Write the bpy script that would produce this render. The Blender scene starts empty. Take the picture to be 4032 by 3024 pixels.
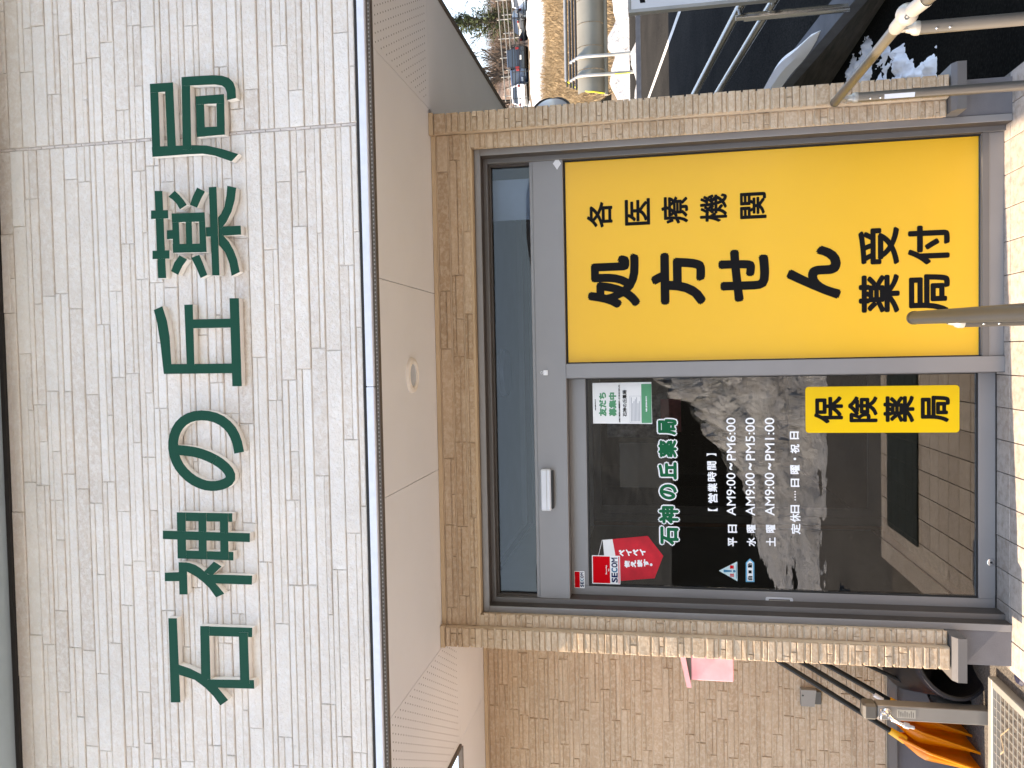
import bpy, math, random
from mathutils import Vector, Matrix

# ------------------------------------------------------------------ camera, sky, sun, exposure
sc = bpy.context.scene
COL = sc.collection
RAD = math.radians
YAW, PITCH, ROLL = RAD(-1.941), RAD(10.22), RAD(-.803)
CAM = Vector((0, -3.9, 1.5965))
base = Matrix(((1, 0, 0), (0, 0, -1), (0, 1, 0)))
cy, sy = math.cos(YAW), math.sin(YAW); cp, sp = math.cos(PITCH), math.sin(PITCH); cr, sr = math.cos(ROLL), math.sin(ROLL)
R = Matrix(((cr, -sr, 0), (sr, cr, 0), (0, 0, 1))) @ Matrix(((1, 0, 0), (0, cp, sp), (0, -sp, cp))) @ Matrix(((cy, 0, -sy), (0, 1, 0), (sy, 0, cy))) @ base
right, down, fwd = R[0].copy(), R[1].copy(), R[2].copy()
# the photograph is stored lying on its side: picture-right is down in the place, picture-up is right
camd = bpy.data.cameras.new('camera'); camd.sensor_width = 36; camd.lens = 3098 / 4032 * 36
camd.clip_start = .05; camd.clip_end = 2000
cam = bpy.data.objects.new('camera', camd); COL.objects.link(cam)
cam.matrix_world = Matrix.Translation(CAM) @ Matrix((down, right, -fwd)).transposed().to_4x4()
sc.camera = cam

SUN_DIR = Vector((1, .08, -.85)).normalized()          # the way the light travels
w = bpy.data.worlds.new('World'); sc.world = w; w.use_nodes = True
nt = w.node_tree
sky = nt.nodes.new('ShaderNodeTexSky'); sky.sky_type = 'NISHITA'; sky.sun_disc = False
sky.sun_elevation = math.asin(-SUN_DIR.z); sky.sun_rotation = math.atan2(-SUN_DIR.x, -SUN_DIR.y)
sky.air_density = 1.0; sky.dust_density = .5; sky.ozone_density = 1.0
nt.links.new(sky.outputs[0], nt.nodes['Background'].inputs[0])
nt.nodes['Background'].inputs[1].default_value = .15
sund = bpy.data.lights.new('sun', 'SUN'); sund.energy = 2.9; sund.angle = RAD(.55); sund.color = (1, .93, .82)
sun = bpy.data.objects.new('sun', sund); COL.objects.link(sun); sun.location = (-20, -3, 20)
sun.rotation_euler = SUN_DIR.to_track_quat('-Z', 'Y').to_euler()
sc.view_settings.view_transform = 'Standard'; sc.view_settings.look = 'None'
sc.view_settings.exposure = 2.1; sc.view_settings.gamma = 1
sc.view_settings.use_white_balance = True; sc.view_settings.white_balance_temperature = 8400; sc.view_settings.white_balance_tint = 16
try: sc.view_settings.use_curve_mapping = False
except Exception: pass
sc.render.engine = 'CYCLES'
cyc = sc.cycles
cyc.use_denoising = True; cyc.max_bounces = 8; cyc.diffuse_bounces = 5; cyc.glossy_bounces = 4; cyc.transparent_max_bounces = 12
cyc.caustics_reflective = False; cyc.caustics_refractive = False; cyc.sample_clamp_indirect = 6

rng = random.Random(11)

# ------------------------------------------------------------------ materials
MATS = {}
def nodes(name):
    m = bpy.data.materials.new(name); m.use_nodes = True; MATS[name] = m
    t = m.node_tree; b = t.nodes['Principled BSDF']
    return m, t, b
def new(t, k, **kw):
    n = t.nodes.new(k)
    for a, v in kw.items():
        if a.startswith('i_'): n.inputs[a[2:].replace('_', ' ')].default_value = v
        else: setattr(n, a, v)
    return n
def ramp(t, stops):
    r = t.nodes.new('ShaderNodeValToRGB'); e = r.color_ramp.elements
    while len(e) < len(stops): e.new(.5)
    for el, (p, c) in zip(e, stops): el.position = p; el.color = (*c, 1)
    return r
def mixc(t, a, b, fac, mode='MIX'):
    n = t.nodes.new('ShaderNodeMix'); n.data_type = 'RGBA'; n.blend_type = mode
    for s, v in ((0, fac), (6, a), (7, b)):
        if isinstance(v, (int, float)): n.inputs[s].default_value = v
        elif isinstance(v, tuple): n.inputs[s].default_value = (*v, 1)
        else: t.links.new(v, n.inputs[s])
    return n.outputs[2]
def pos(t, scale=(1, 1, 1)):
    g = t.nodes.new('ShaderNodeNewGeometry'); m = t.nodes.new('ShaderNodeMapping'); m.inputs['Scale'].default_value = scale
    t.links.new(g.outputs['Position'], m.inputs[0]); return m.outputs[0]
def noise(t, scale, detail=4, vec=None, rough=.55):
    n = t.nodes.new('ShaderNodeTexNoise'); n.inputs['Scale'].default_value = scale; n.inputs['Detail'].default_value = detail
    n.inputs['Roughness'].default_value = rough
    t.links.new(vec if vec is not None else pos(t), n.inputs['Vector']); return n.outputs['Fac']
def bump(t, b, h, strength, dist):
    n = t.nodes.new('ShaderNodeBump'); n.inputs['Strength'].default_value = strength; n.inputs['Distance'].default_value = dist
    t.links.new(h, n.inputs['Height']); t.links.new(n.outputs[0], b.inputs['Normal'])
def plain(name, col, rough=.5, metal=0, var=.08, vs=6, bs=0, bd=.001, bscale=80, spec=.5, coat=0):
    m, t, b = nodes(name)
    lo = tuple(max(0, c * (1 - var)) for c in col); hi = tuple(min(1, c * (1 + var)) for c in col)
    r = ramp(t, [(.3, lo), (.7, hi)]); t.links.new(noise(t, vs, 5), r.inputs[0])
    t.links.new(r.outputs[0], b.inputs['Base Color'])
    b.inputs['Roughness'].default_value = rough; b.inputs['Metallic'].default_value = metal
    b.inputs['Specular IOR Level'].default_value = spec; b.inputs['Coat Weight'].default_value = coat
    if bs: bump(t, b, noise(t, bscale, 5), bs, bd)
    return m
def brick_mat(name, dark, mid, light, mott, bs, bd, along=(1, 1, 1), bscale=55):
    m, t, b = nodes(name)
    at = new(t, 'ShaderNodeAttribute', attribute_name='tone')
    r = ramp(t, [(0, dark), (.5, mid), (1, light)]); t.links.new(at.outputs['Fac'], r.inputs[0])
    n1 = noise(t, 46, 6, pos(t, along), .66)
    r2 = ramp(t, [(.44, (0, 0, 0)), (.62, (1, 1, 1))]); t.links.new(n1, r2.inputs[0])
    mm = t.nodes.new('ShaderNodeMath'); mm.operation = 'MULTIPLY'; mm.inputs[1].default_value = .55
    t.links.new(r2.outputs[0], mm.inputs[0])
    c = mixc(t, r.outputs[0], mott, mm.outputs[0])
    g = noise(t, 2.2, 4); r3 = ramp(t, [(.3, (.9, .9, .9)), (.7, (1.05, 1.04, 1.03))]); t.links.new(g, r3.inputs[0])
    c = mixc(t, c, r3.outputs[0], 1.0, 'MULTIPLY')
    t.links.new(c, b.inputs['Base Color']); b.inputs['Roughness'].default_value = .8; b.inputs['Specular IOR Level'].default_value = .25
    n2 = noise(t, bscale, 7, pos(t, along), .65)
    bump(t, b, n2, bs, bd)
    return m
def glass_mat(name, tint, refl=1.0):
    m, t, b = nodes(name); t.nodes.remove(b); out = t.nodes['Material Output']
    tr = t.nodes.new('ShaderNodeBsdfTransparent'); tr.inputs[0].default_value = (*tint, 1)
    gl = t.nodes.new('ShaderNodeBsdfGlossy'); gl.inputs['Roughness'].default_value = .004; gl.inputs['Color'].default_value = (refl, refl, refl, 1)
    fr = t.nodes.new('ShaderNodeFresnel'); fr.inputs[0].default_value = 1.70
    n = noise(t, 1.3, 2); bp = t.nodes.new('ShaderNodeBump'); bp.inputs['Strength'].default_value = .02; bp.inputs['Distance'].default_value = .02
    t.links.new(n, bp.inputs['Height']); t.links.new(bp.outputs[0], gl.inputs['Normal'])
    mx = t.nodes.new('ShaderNodeMixShader'); t.links.new(fr.outputs[0], mx.inputs[0]); t.links.new(tr.outputs[0], mx.inputs[1]); t.links.new(gl.outputs[0], mx.inputs[2])
    t.links.new(mx.outputs[0], out.inputs[0]); return m

brick_mat('cream_stone', (.70, .615, .535), (.79, .715, .635), (.85, .80, .74), (.87, .84, .80), 1.0, .009, (1, 1, 1.2), 60)
plain('cream_groove', (.66, .57, .49), .9, var=.12)
brick_mat('tan_stone', (.43, .305, .20), (.51, .37, .25), (.57, .435, .31), (.70, .59, .455), 1.0, .006, (1, 1, 1.2), 75)
plain('tan_groove', (.60, .475, .345), .9, var=.1)
plain('tan_trim', (.55, .41, .265), .6, var=.08)
plain('seal', (.62, .55, .50), .7, var=.15, vs=40)
def soffit_mat():
    m, t, b = nodes('soffit'); r = ramp(t, [(.35, (.80, .815, .84)), (.65, (.84, .855, .88))]); t.links.new(noise(t, 1.5, 6), r.inputs[0])
    s = noise(t, 22, 8, pos(t, (1, 2.2, 1)), .7); r2 = ramp(t, [(.70, (1, 1, 1)), (.80, (.62, .58, .54))]); t.links.new(s, r2.inputs[0])
    t.links.new(mixc(t, r.outputs[0], r2.outputs[0], .35, 'MULTIPLY'), b.inputs['Base Color']); b.inputs['Roughness'].default_value = .75
soffit_mat()
plain('soffit_hole', (.09, .08, .075), .9)
plain('white_trim', (.72, .74, .80), .5, var=.05, vs=30, bs=.1)
plain('brown_trim', (.11, .088, .07), .6)
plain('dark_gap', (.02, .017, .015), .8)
plain('eave_metal', (.42, .50, .53), .45, .3, var=.06)
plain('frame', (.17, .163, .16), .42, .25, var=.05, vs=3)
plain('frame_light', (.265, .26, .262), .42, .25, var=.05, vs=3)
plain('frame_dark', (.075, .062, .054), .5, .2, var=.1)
plain('rubber', (.012, .012, .012), .6)
plain('concrete_base', (.15, .145, .155), .9, var=.12, bs=.5, bd=.002, bscale=160)
plain('yellow_sheet', (.89, .49, .030), .30, var=.03, vs=1.2, spec=.6)
plain('yellow_plate', (.88, .55, .0), .4, var=.02)
plain('black_print', (.008, .008, .009), .6, spec=.08)
plain('green_print', (.0, .12, .05), .6, var=.02, spec=.1)
plain('white_print', (.90, .92, .94), .5, var=.02)
plain('letter_green', (.004, .062, .036), .55, var=.05, vs=4, spec=.15)
plain('letter_side', (.84, .79, .72), .6, var=.06, vs=12)
plain('poster_white', (.80, .82, .82), .6, var=.02)
plain('poster_green', (.06, .30, .15), .6, var=.03)
plain('red_print', (.70, .002, .008), .6, var=.03, spec=.08)
plain('red_cloth', (.58, .014, .028), .8, var=.2, vs=14, bs=.2, bd=.003, bscale=20)
plain('teal_print', (.0, .16, .30), .5)
plain('sky_print', (.08, .40, .62), .5)
plain('navy_print', (.006, .015, .09), .6, spec=.1)
plain('tarp_blue', (.004, .006, .03), .6)
plain('pale_teal', (.50, .68, .70), .5)
plain('silver_plastic', (.62, .64, .68), .35, .15)
plain('chrome', (.75, .76, .78), .12, 1, var=.02)
plain('rail_bronze', (.225, .215, .20), .34, .75, var=.08, vs=5)
plain('rail_light', (.34, .325, .30), .4, .35, var=.05)
plain('rail_dark', (.10, .096, .09), .36, .7, var=.1)
plain('stainless', (.55, .52, .47), .22, .95, var=.08)
plain('pink_plastic', (.84, .42, .47), .35, var=.15, vs=14)
plain('grey_plastic', (.30, .28, .25), .6, var=.1)
plain('dark_plastic', (.10, .095, .085), .5, var=.1)
plain('post_alu', (.29, .275, .255), .4, .35, var=.05)
plain('black_shaft', (.008, .010, .011), .5, spec=.3)
plain('orange_plastic', (.84, .24, .006), .38, var=.08, vs=10, spec=.5)
plain('amber_plastic', (.85, .42, .02), .4)
plain('black_rubber', (.010, .010, .012), .45, bs=.4, bd=.004, bscale=18)
plain('blue_rim', (.014, .016, .024), .5)
plain('pan_metal', (.50, .485, .44), .45, .5, var=.06)
plain('gravel', (.12, .105, .09), .95, var=.5, vs=90, bs=1, bd=.01, bscale=90)
plain('wood_trim', (.15, .06, .022), .5, var=.2)
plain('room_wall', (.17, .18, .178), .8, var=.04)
plain('room_brightened', (.70, .76, .84), .8, var=.04)  # brightness put into the colour, as little light reaches the upper vestibule
plain('molding', (.20, .15, .22), .6)
plain('mat_green', (.010, .017, .014), .95, var=.3, vs=120, bs=.8, bd=.004, bscale=300)
plain('blind', (.80, .86, .88), .6)
plain('lamp_glass', (.55, .60, .66), .25)
plain('cover_grey', (.36, .38, .42), .35, var=.1)
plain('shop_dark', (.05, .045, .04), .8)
plain('paper_pink', (.60, .22, .24), .7, var=.3, vs=18)
plain('paper_mix', (.35, .36, .38), .7, var=.8, vs=22)
plain('paper_white', (.62, .62, .60), .7, var=.1)
glass_mat('glass', (.76, .77, .76))
glass_mat('glass_blue', (.80, .85, .92), .36)
def asphalt(name, c, scale=60):
    m, t, b = nodes(name)
    v = new(t, 'ShaderNodeTexVoronoi'); v.inputs['Scale'].default_value = 55; t.links.new(pos(t), v.inputs['Vector'])
    r = ramp(t, [(.0, tuple(x * 1.6 for x in c)), (.35, c), (1, tuple(x * .6 for x in c))]); t.links.new(v.outputs['Distance'], r.inputs[0])
    n = noise(t, .7, 6); r2 = ramp(t, [(.35, (.75, .75, .76)), (.7, (1.15, 1.13, 1.1))]); t.links.new(n, r2.inputs[0])
    t.links.new(mixc(t, r.outputs[0], r2.outputs[0], 1, 'MULTIPLY'), b.inputs['Base Color'])
    b.inputs['Roughness'].default_value = .9; b.inputs['Specular IOR Level'].default_value = 0; bump(t, b, noise(t, 110, 5), .6, .006)
asphalt('asphalt', (.014, .0135, .012)); asphalt('forecourt', (.13, .125, .12)); asphalt('road_asphalt', (.034, .0334, .032))
def tile_mat():
    m, t, b = nodes('tile')
    at = new(t, 'ShaderNodeAttribute', attribute_name='tone'); r = ramp(t, [(0, (.40, .345, .30)), (1, (.47, .415, .365))]); t.links.new(at.outputs['Fac'], r.inputs[0])
    n = noise(t, 26, 8, None, .7); r2 = ramp(t, [(.36, (.72, .68, .64)), (.55, (1, 1, 1)), (.75, (1.12, 1.12, 1.12))]); t.links.new(n, r2.inputs[0])
    t.links.new(mixc(t, r.outputs[0], r2.outputs[0], 1, 'MULTIPLY'), b.inputs['Base Color']); b.inputs['Roughness'].default_value = .7
    bump(t, b, noise(t, 140, 5), .35, .002)
tile_mat()
plain('tile_dimmed', (.05, .048, .045), .55, var=.25, vs=5)  # same tile as the porch, darkened to stand for the dim vestibule
plain('grout', (.24, .21, .18), .95, var=.2, vs=30)
plain('curb_concrete', (.13, .135, .15), .9, var=.18, vs=5, bs=.5, bd=.004, bscale=60)
def wetwall():
    m, t, b = nodes('retaining_concrete'); n = noise(t, 5, 8, pos(t, (.5, .5, 7)), .7)
    r = ramp(t, [(.35, (.035, .03, .024)), (.6, (.08, .068, .055)), (.8, (.12, .10, .085))]); t.links.new(n, r.inputs[0]); t.links.new(r.outputs[0], b.inputs['Base Color'])
    b.inputs['Roughness'].default_value = .8; bump(t, b, n, .5, .01)
wetwall()
def snow_mat():
    m, t, b = nodes('snow'); n = noise(t, 2.5, 8, None, .65); r = ramp(t, [(.3, (.42, .42, .43)), (.5, (.64, .65, .67)), (.8, (.74, .75, .77))]); t.links.new(n, r.inputs[0])
    t.links.new(r.outputs[0], b.inputs['Base Color']); b.inputs['Roughness'].default_value = .8; bump(t, b, noise(t, 6, 8, None, .65), 1.0, .16)
snow_mat()
m_, t_, b_ = nodes('snow_dirty'); r_ = ramp(t_, [(.32, (.20, .18, .16)), (.42, (.50, .495, .49)), (.6, (.64, .645, .65)), (.8, (.74, .745, .76))]); t_.links.new(noise(t_, 3.5, 8, None, .7), r_.inputs[0]); t_.links.new(r_.outputs[0], b_.inputs['Base Color']); b_.inputs['Roughness'].default_value = .85; bump(t_, b_, noise(t_, 7, 8, None, .65), 1.0, .2)
plain('snow_clean', (.86, .87, .90), .8, var=.03, bs=.5, bd=.02, bscale=12)
plain('soil', (.14, .105, .068), .95, var=.45, vs=2, bs=.8, bd=.05, bscale=12)
plain('straw', (.36, .265, .16), .9, var=.35, vs=3)
plain('brush', (.20, .145, .115), .95, var=.4, vs=.8)
plain('far_wood', (.045, .045, .041), .95, var=.5, vs=.4)
plain('bark', (.055, .042, .034), .9, var=.3, vs=4)
plain('conifer_green', (.065, .085, .035), .9, var=.45, vs=2)
plain('scrub_twig', (.20, .145, .11), .9, var=.35, vs=1.5)
plain('line_white', (.62, .60, .55), .8, var=.25, vs=6)
plain('galv', (.36, .36, .35), .45, .4, var=.1)
plain('barrier_beige', (.27, .255, .21), .45, .15, var=.08, vs=2)
plain('barrier_yellow', (.80, .78, .05), .5)
plain('black_wire', (.012, .012, .012), .6)
plain('sign_white', (.78, .79, .82), .45, var=.02)
for nm, c in (('car_white', (.75, .76, .78)), ('car_black', (.012, .013, .016)), ('car_navy', (.012, .03, .065)), ('car_silver', (.50, .55, .60)), ('car_grey', (.05, .055, .07))):
    plain(nm, c, .25, .1, var=.02, coat=.6)
plain('car_glass', (.02, .03, .04), .06, 0, spec=.9)
plain('tyre', (.015, .015, .015), .8)
plain('tail_red', (.22, .008, .008), .3)
plain('plate_white', (.75, .76, .74), .5)
plain('house_wall', (.42, .42, .40), .8); plain('house_roof', (.10, .11, .12), .6)
plain('roof_metal', (.18, .19, .20), .5, .3)

# ------------------------------------------------------------------ geometry helpers
def vnoise(x, y, s=0):
    """smooth value noise in 0..1"""
    def h(i, j): return random.Random(i * 7919 + j * 104729 + s * 31).random()
    i, j = math.floor(x), math.floor(y); u, v = x - i, y - j; u = u * u * (3 - 2 * u); v = v * v * (3 - 2 * v)
    return (h(i, j) * (1 - u) + h(i + 1, j) * u) * (1 - v) + (h(i, j + 1) * (1 - u) + h(i + 1, j + 1) * u) * v
def fbm(x, y, s=0): return (vnoise(x, y, s) + .5 * vnoise(x * 2.1, y * 2.1, s + 1) + .25 * vnoise(x * 4.3, y * 4.3, s + 2)) / 1.75
class MB:
    def __init__(s): s.v = []; s.f = []; s.m = []; s.t = []; s.tone = 0.5; s.smooth = False
    def add(s, verts, faces, mi=0):
        o = len(s.v); s.v += [tuple(p) for p in verts]; s.t += [s.tone] * len(verts)
        for f in faces: s.f.append(tuple(o + i for i in f)); s.m.append(mi)
        return s
    def box(s, x0, x1, y0, y1, z0, z1, mi=0):
        v = [(x, y, z) for z in (z0, z1) for y in (y0, y1) for x in (x0, x1)]
        return s.add(v, [(0, 2, 3, 1), (4, 5, 7, 6), (0, 1, 5, 4), (2, 6, 7, 3), (0, 4, 6, 2), (1, 3, 7, 5)], mi)
    def bbox(s, x0, x1, y0, y1, z0, z1, c, mi=0):
        """box with all twelve edges chamfered by c"""
        V = []; idx = {}
        X = (x0, x1); Y = (y0, y1); Z = (z0, z1); sg = (1, -1)
        for i in (0, 1):
            for j in (0, 1):
                for k in (0, 1):
                    p = (X[i], Y[j], Z[k]); d = (sg[i] * c, sg[j] * c, sg[k] * c)
                    idx[i, j, k, 0] = len(V); V.append((p[0], p[1] + d[1], p[2] + d[2]))
                    idx[i, j, k, 1] = len(V); V.append((p[0] + d[0], p[1], p[2] + d[2]))
                    idx[i, j, k, 2] = len(V); V.append((p[0] + d[0], p[1] + d[1], p[2]))
        F = []
        for i in (0, 1): F.append([idx[i, 0, 0, 0], idx[i, 1, 0, 0], idx[i, 1, 1, 0], idx[i, 0, 1, 0]])
        for j in (0, 1): F.append([idx[0, j, 0, 1], idx[1, j, 0, 1], idx[1, j, 1, 1], idx[0, j, 1, 1]])
        for k in (0, 1): F.append([idx[0, 0, k, 2], idx[1, 0, k, 2], idx[1, 1, k, 2], idx[0, 1, k, 2]])
        for j in (0, 1):
            for k in (0, 1): F.append([idx[0, j, k, 1], idx[1, j, k, 1], idx[1, j, k, 2], idx[0, j, k, 2]])
        for i in (0, 1):
            for k in (0, 1): F.append([idx[i, 0, k, 0], idx[i, 1, k, 0], idx[i, 1, k, 2], idx[i, 0, k, 2]])
        for i in (0, 1):
            for j in (0, 1): F.append([idx[i, j, 0, 0], idx[i, j, 1, 0], idx[i, j, 1, 1], idx[i, j, 0, 1]])
        for i in (0, 1):
            for j in (0, 1):
                for k in (0, 1): F.append([idx[i, j, k, 0], idx[i, j, k, 1], idx[i, j, k, 2]])
        return s.add(V, F, mi)
    def tube(s, pts, r, n=10, mi=0, caps=True):
        pts = [Vector(p) for p in pts]; rs = r if isinstance(r, (list, tuple)) else [r] * len(pts)
        V = []; up = None
        for i, p in enumerate(pts):
            t = (pts[min(i + 1, len(pts) - 1)] - pts[max(i - 1, 0)]).normalized()
            if up is None: up = Vector((0, 0, 1)) if abs(t.z) < .9 else Vector((0, 1, 0))
            a = t.cross(up).normalized(); b = a.cross(t).normalized(); up = b
            V += [p + (a * math.cos(q) + b * math.sin(q)) * rs[i] for q in (2 * math.pi * k / n for k in range(n))]
        F = []
        for i in range(len(pts) - 1):
            for k in range(n): F.append((i * n + k, i * n + (k + 1) % n, (i + 1) * n + (k + 1) % n, (i + 1) * n + k))
        if caps: F += [tuple(range(n - 1, -1, -1)), tuple((len(pts) - 1) * n + k for k in range(n))]
        return s.add(V, F, mi)
    def lathe(s, prof, origin, axis=(0, 0, 1), n=16, mi=0):
        """prof: list of (radius, height along axis)"""
        ax = Vector(axis).normalized(); u = ax.orthogonal().normalized(); v = ax.cross(u); o = Vector(origin)
        V = []
        for r, h in prof: V += [o + ax * h + (u * math.cos(q) + v * math.sin(q)) * r for q in (2 * math.pi * k / n for k in range(n))]
        F = []
        for i in range(len(prof) - 1):
            for k in range(n): F.append((i * n + k, i * n + (k + 1) % n, (i + 1) * n + (k + 1) % n, (i + 1) * n + k))
        if prof[0][0] > 0 and prof[-1][0] > 0:
            e = (len(prof) - 1) * n
            for k in range(n): F.append((e + k, e + (k + 1) % n, (k + 1) % n, k))
        return s.add(V, F, mi)
    def prism_xz(s, poly, y0, y1, mi=0, mside=None):
        n = len(poly); V = [(x, y0, z) for x, z in poly] + [(x, y1, z) for x, z in poly]
        s.add(V, [tuple(range(n)), tuple(range(2 * n - 1, n - 1, -1))], mi)
        s.add(V, [(i, i + n, (i + 1) % n + n, (i + 1) % n) for i in range(n)], mi if mside is None else mside)
        return s
    def piece(s, x0, x1, yf, yb, z0, z1, c=.003, j=.0012):
        """one split-face stone strip facing -Y: chamfered front edge, slightly uneven face"""
        q = lambda: rng.uniform(-j, j)
        V = [(x0 + c, yf + q(), z0 + c), (x1 - c, yf + q(), z0 + c), (x1 - c, yf + q(), z1 - c), (x0 + c, yf + q(), z1 - c),
             (x0, yf + c, z0), (x1, yf + c, z0), (x1, yf + c, z1), (x0, yf + c, z1), (x0, yb, z0), (x1, yb, z0), (x1, yb, z1), (x0, yb, z1)]
        F = [(0, 1, 2, 3)] + [(i, i + 4, (i + 1) % 4 + 4, (i + 1) % 4) for i in range(4)] + [(i + 4, i + 8, (i + 1) % 4 + 8, (i + 1) % 4 + 4) for i in range(4)]
        return s.add(V, F)

def tagp(o, label=None, cat=None, group=None, kind=None):
    if label: o['label'] = label
    if cat: o['category'] = cat
    if group: o['group'] = group
    if kind: o['kind'] = kind
    return o
def fix_normals(me):
    import bmesh
    b = bmesh.new(); b.from_mesh(me); bmesh.ops.recalc_face_normals(b, faces=b.faces); b.to_mesh(me); b.free()
def obj(name, mb, mats, parent=None, label=None, cat=None, group=None, kind=None, smooth=False, recalc=True, angle=40):
    """one mesh object with its origin at the bottom middle of what it holds"""
    xs = [v[0] for v in mb.v]; ys = [v[1] for v in mb.v]; zs = [v[2] for v in mb.v]
    o0 = Vector(((min(xs) + max(xs)) / 2, (min(ys) + max(ys)) / 2, min(zs)))
    me = bpy.data.meshes.new(name); me.from_pydata([(v[0] - o0.x, v[1] - o0.y, v[2] - o0.z) for v in mb.v], [], mb.f)
    for k in ([mats] if isinstance(mats, str) else mats): me.materials.append(MATS[k])
    me.polygons.foreach_set('material_index', mb.m)
    at = me.attributes.new('tone', 'FLOAT', 'POINT'); at.data.foreach_set('value', mb.t)
    if recalc: fix_normals(me)
    if smooth:
        me.polygons.foreach_set('use_smooth', [True] * len(me.polygons))
        try: me.set_sharp_from_angle(angle=RAD(angle))
        except Exception: pass
    me.update()
    o = bpy.data.objects.new(name, me); COL.objects.link(o)
    if parent: o.parent = parent; o.location = o0 - world_loc(parent)
    else: o.location = o0
    return tagp(o, label, cat, group, kind)
WL = {}
def world_loc(o):
    p = Vector((0, 0, 0))
    while o: p += o.location; o = o.parent
    return p
def thing(name, loc, label, cat, group=None):
    o = bpy.data.objects.new(name, None); COL.objects.link(o); o.location = loc; o.empty_display_size = .1
    return tagp(o, label, cat, group)

_txt = {}
def text_mesh(s):
    if s in _txt: return _txt[s]
    c = bpy.data.curves.new('glyphs', 'FONT'); c.body = s; c.size = 1; c.resolution_u = 4; c.fill_mode = 'FRONT'
    o = bpy.data.objects.new('glyphs', c); COL.objects.link(o); bpy.context.view_layer.update()
    dg = bpy.context.evaluated_depsgraph_get(); me = bpy.data.meshes.new_from_object(o.evaluated_get(dg))
    v = [(p.co.x, p.co.y) for p in me.vertices]; f = [tuple(p.vertices) for p in me.polygons]
    bpy.data.objects.remove(o); bpy.data.curves.remove(c); bpy.data.meshes.remove(me)
    _txt[s] = (v, f); return v, f
def glyphs(mb, s, box, y, bold=0, mi=0, step=.00012, shear=0):
    """lettering laid into box=(X0,X1,Z0,Z1) on the plane y facing -Y; bold thickens the strokes by overlaying shifted copies"""
    v, f = text_mesh(s); X0, X1, Z0, Z1 = box
    a0 = min(p[0] for p in v); a1 = max(p[0] for p in v); b0 = min(p[1] for p in v); b1 = max(p[1] for p in v)
    X0 += bold; X1 -= bold; Z0 += bold; Z1 -= bold
    kx = (X1 - X0) / (a1 - a0); kz = (Z1 - Z0) / max(1e-6, b1 - b0)
    sh = [(0, 0)] + ([(bold * math.cos(q), bold * math.sin(q)) for q in (math.pi / 4 * i for i in range(8))] if bold else [])
    for i, (dx, dz) in enumerate(sh):
        mb.add([(X0 + (p[0] - a0) * kx + dx + shear * (p[1] - b0) * kz, y - i * step, Z0 + (p[1] - b0) * kz + dz) for p in v], f, mi)
    return mb
def rect(mb, box, y, th=.0006, mi=0, r=0):
    X0, X1, Z0, Z1 = box
    if r:
        P = []
        for cx, cz, a in ((X1 - r, Z1 - r, 0), (X0 + r, Z1 - r, 90), (X0 + r, Z0 + r, 180), (X1 - r, Z0 + r, 270)):
            P += [(cx + r * math.cos(RAD(a + d)), cz + r * math.sin(RAD(a + d))) for d in (0, 22.5, 45, 67.5, 90)]
        return mb.prism_xz(P, y, y + th, mi)
    return mb.box(X0, X1, y, y + th, Z0, Z1, mi)

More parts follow.
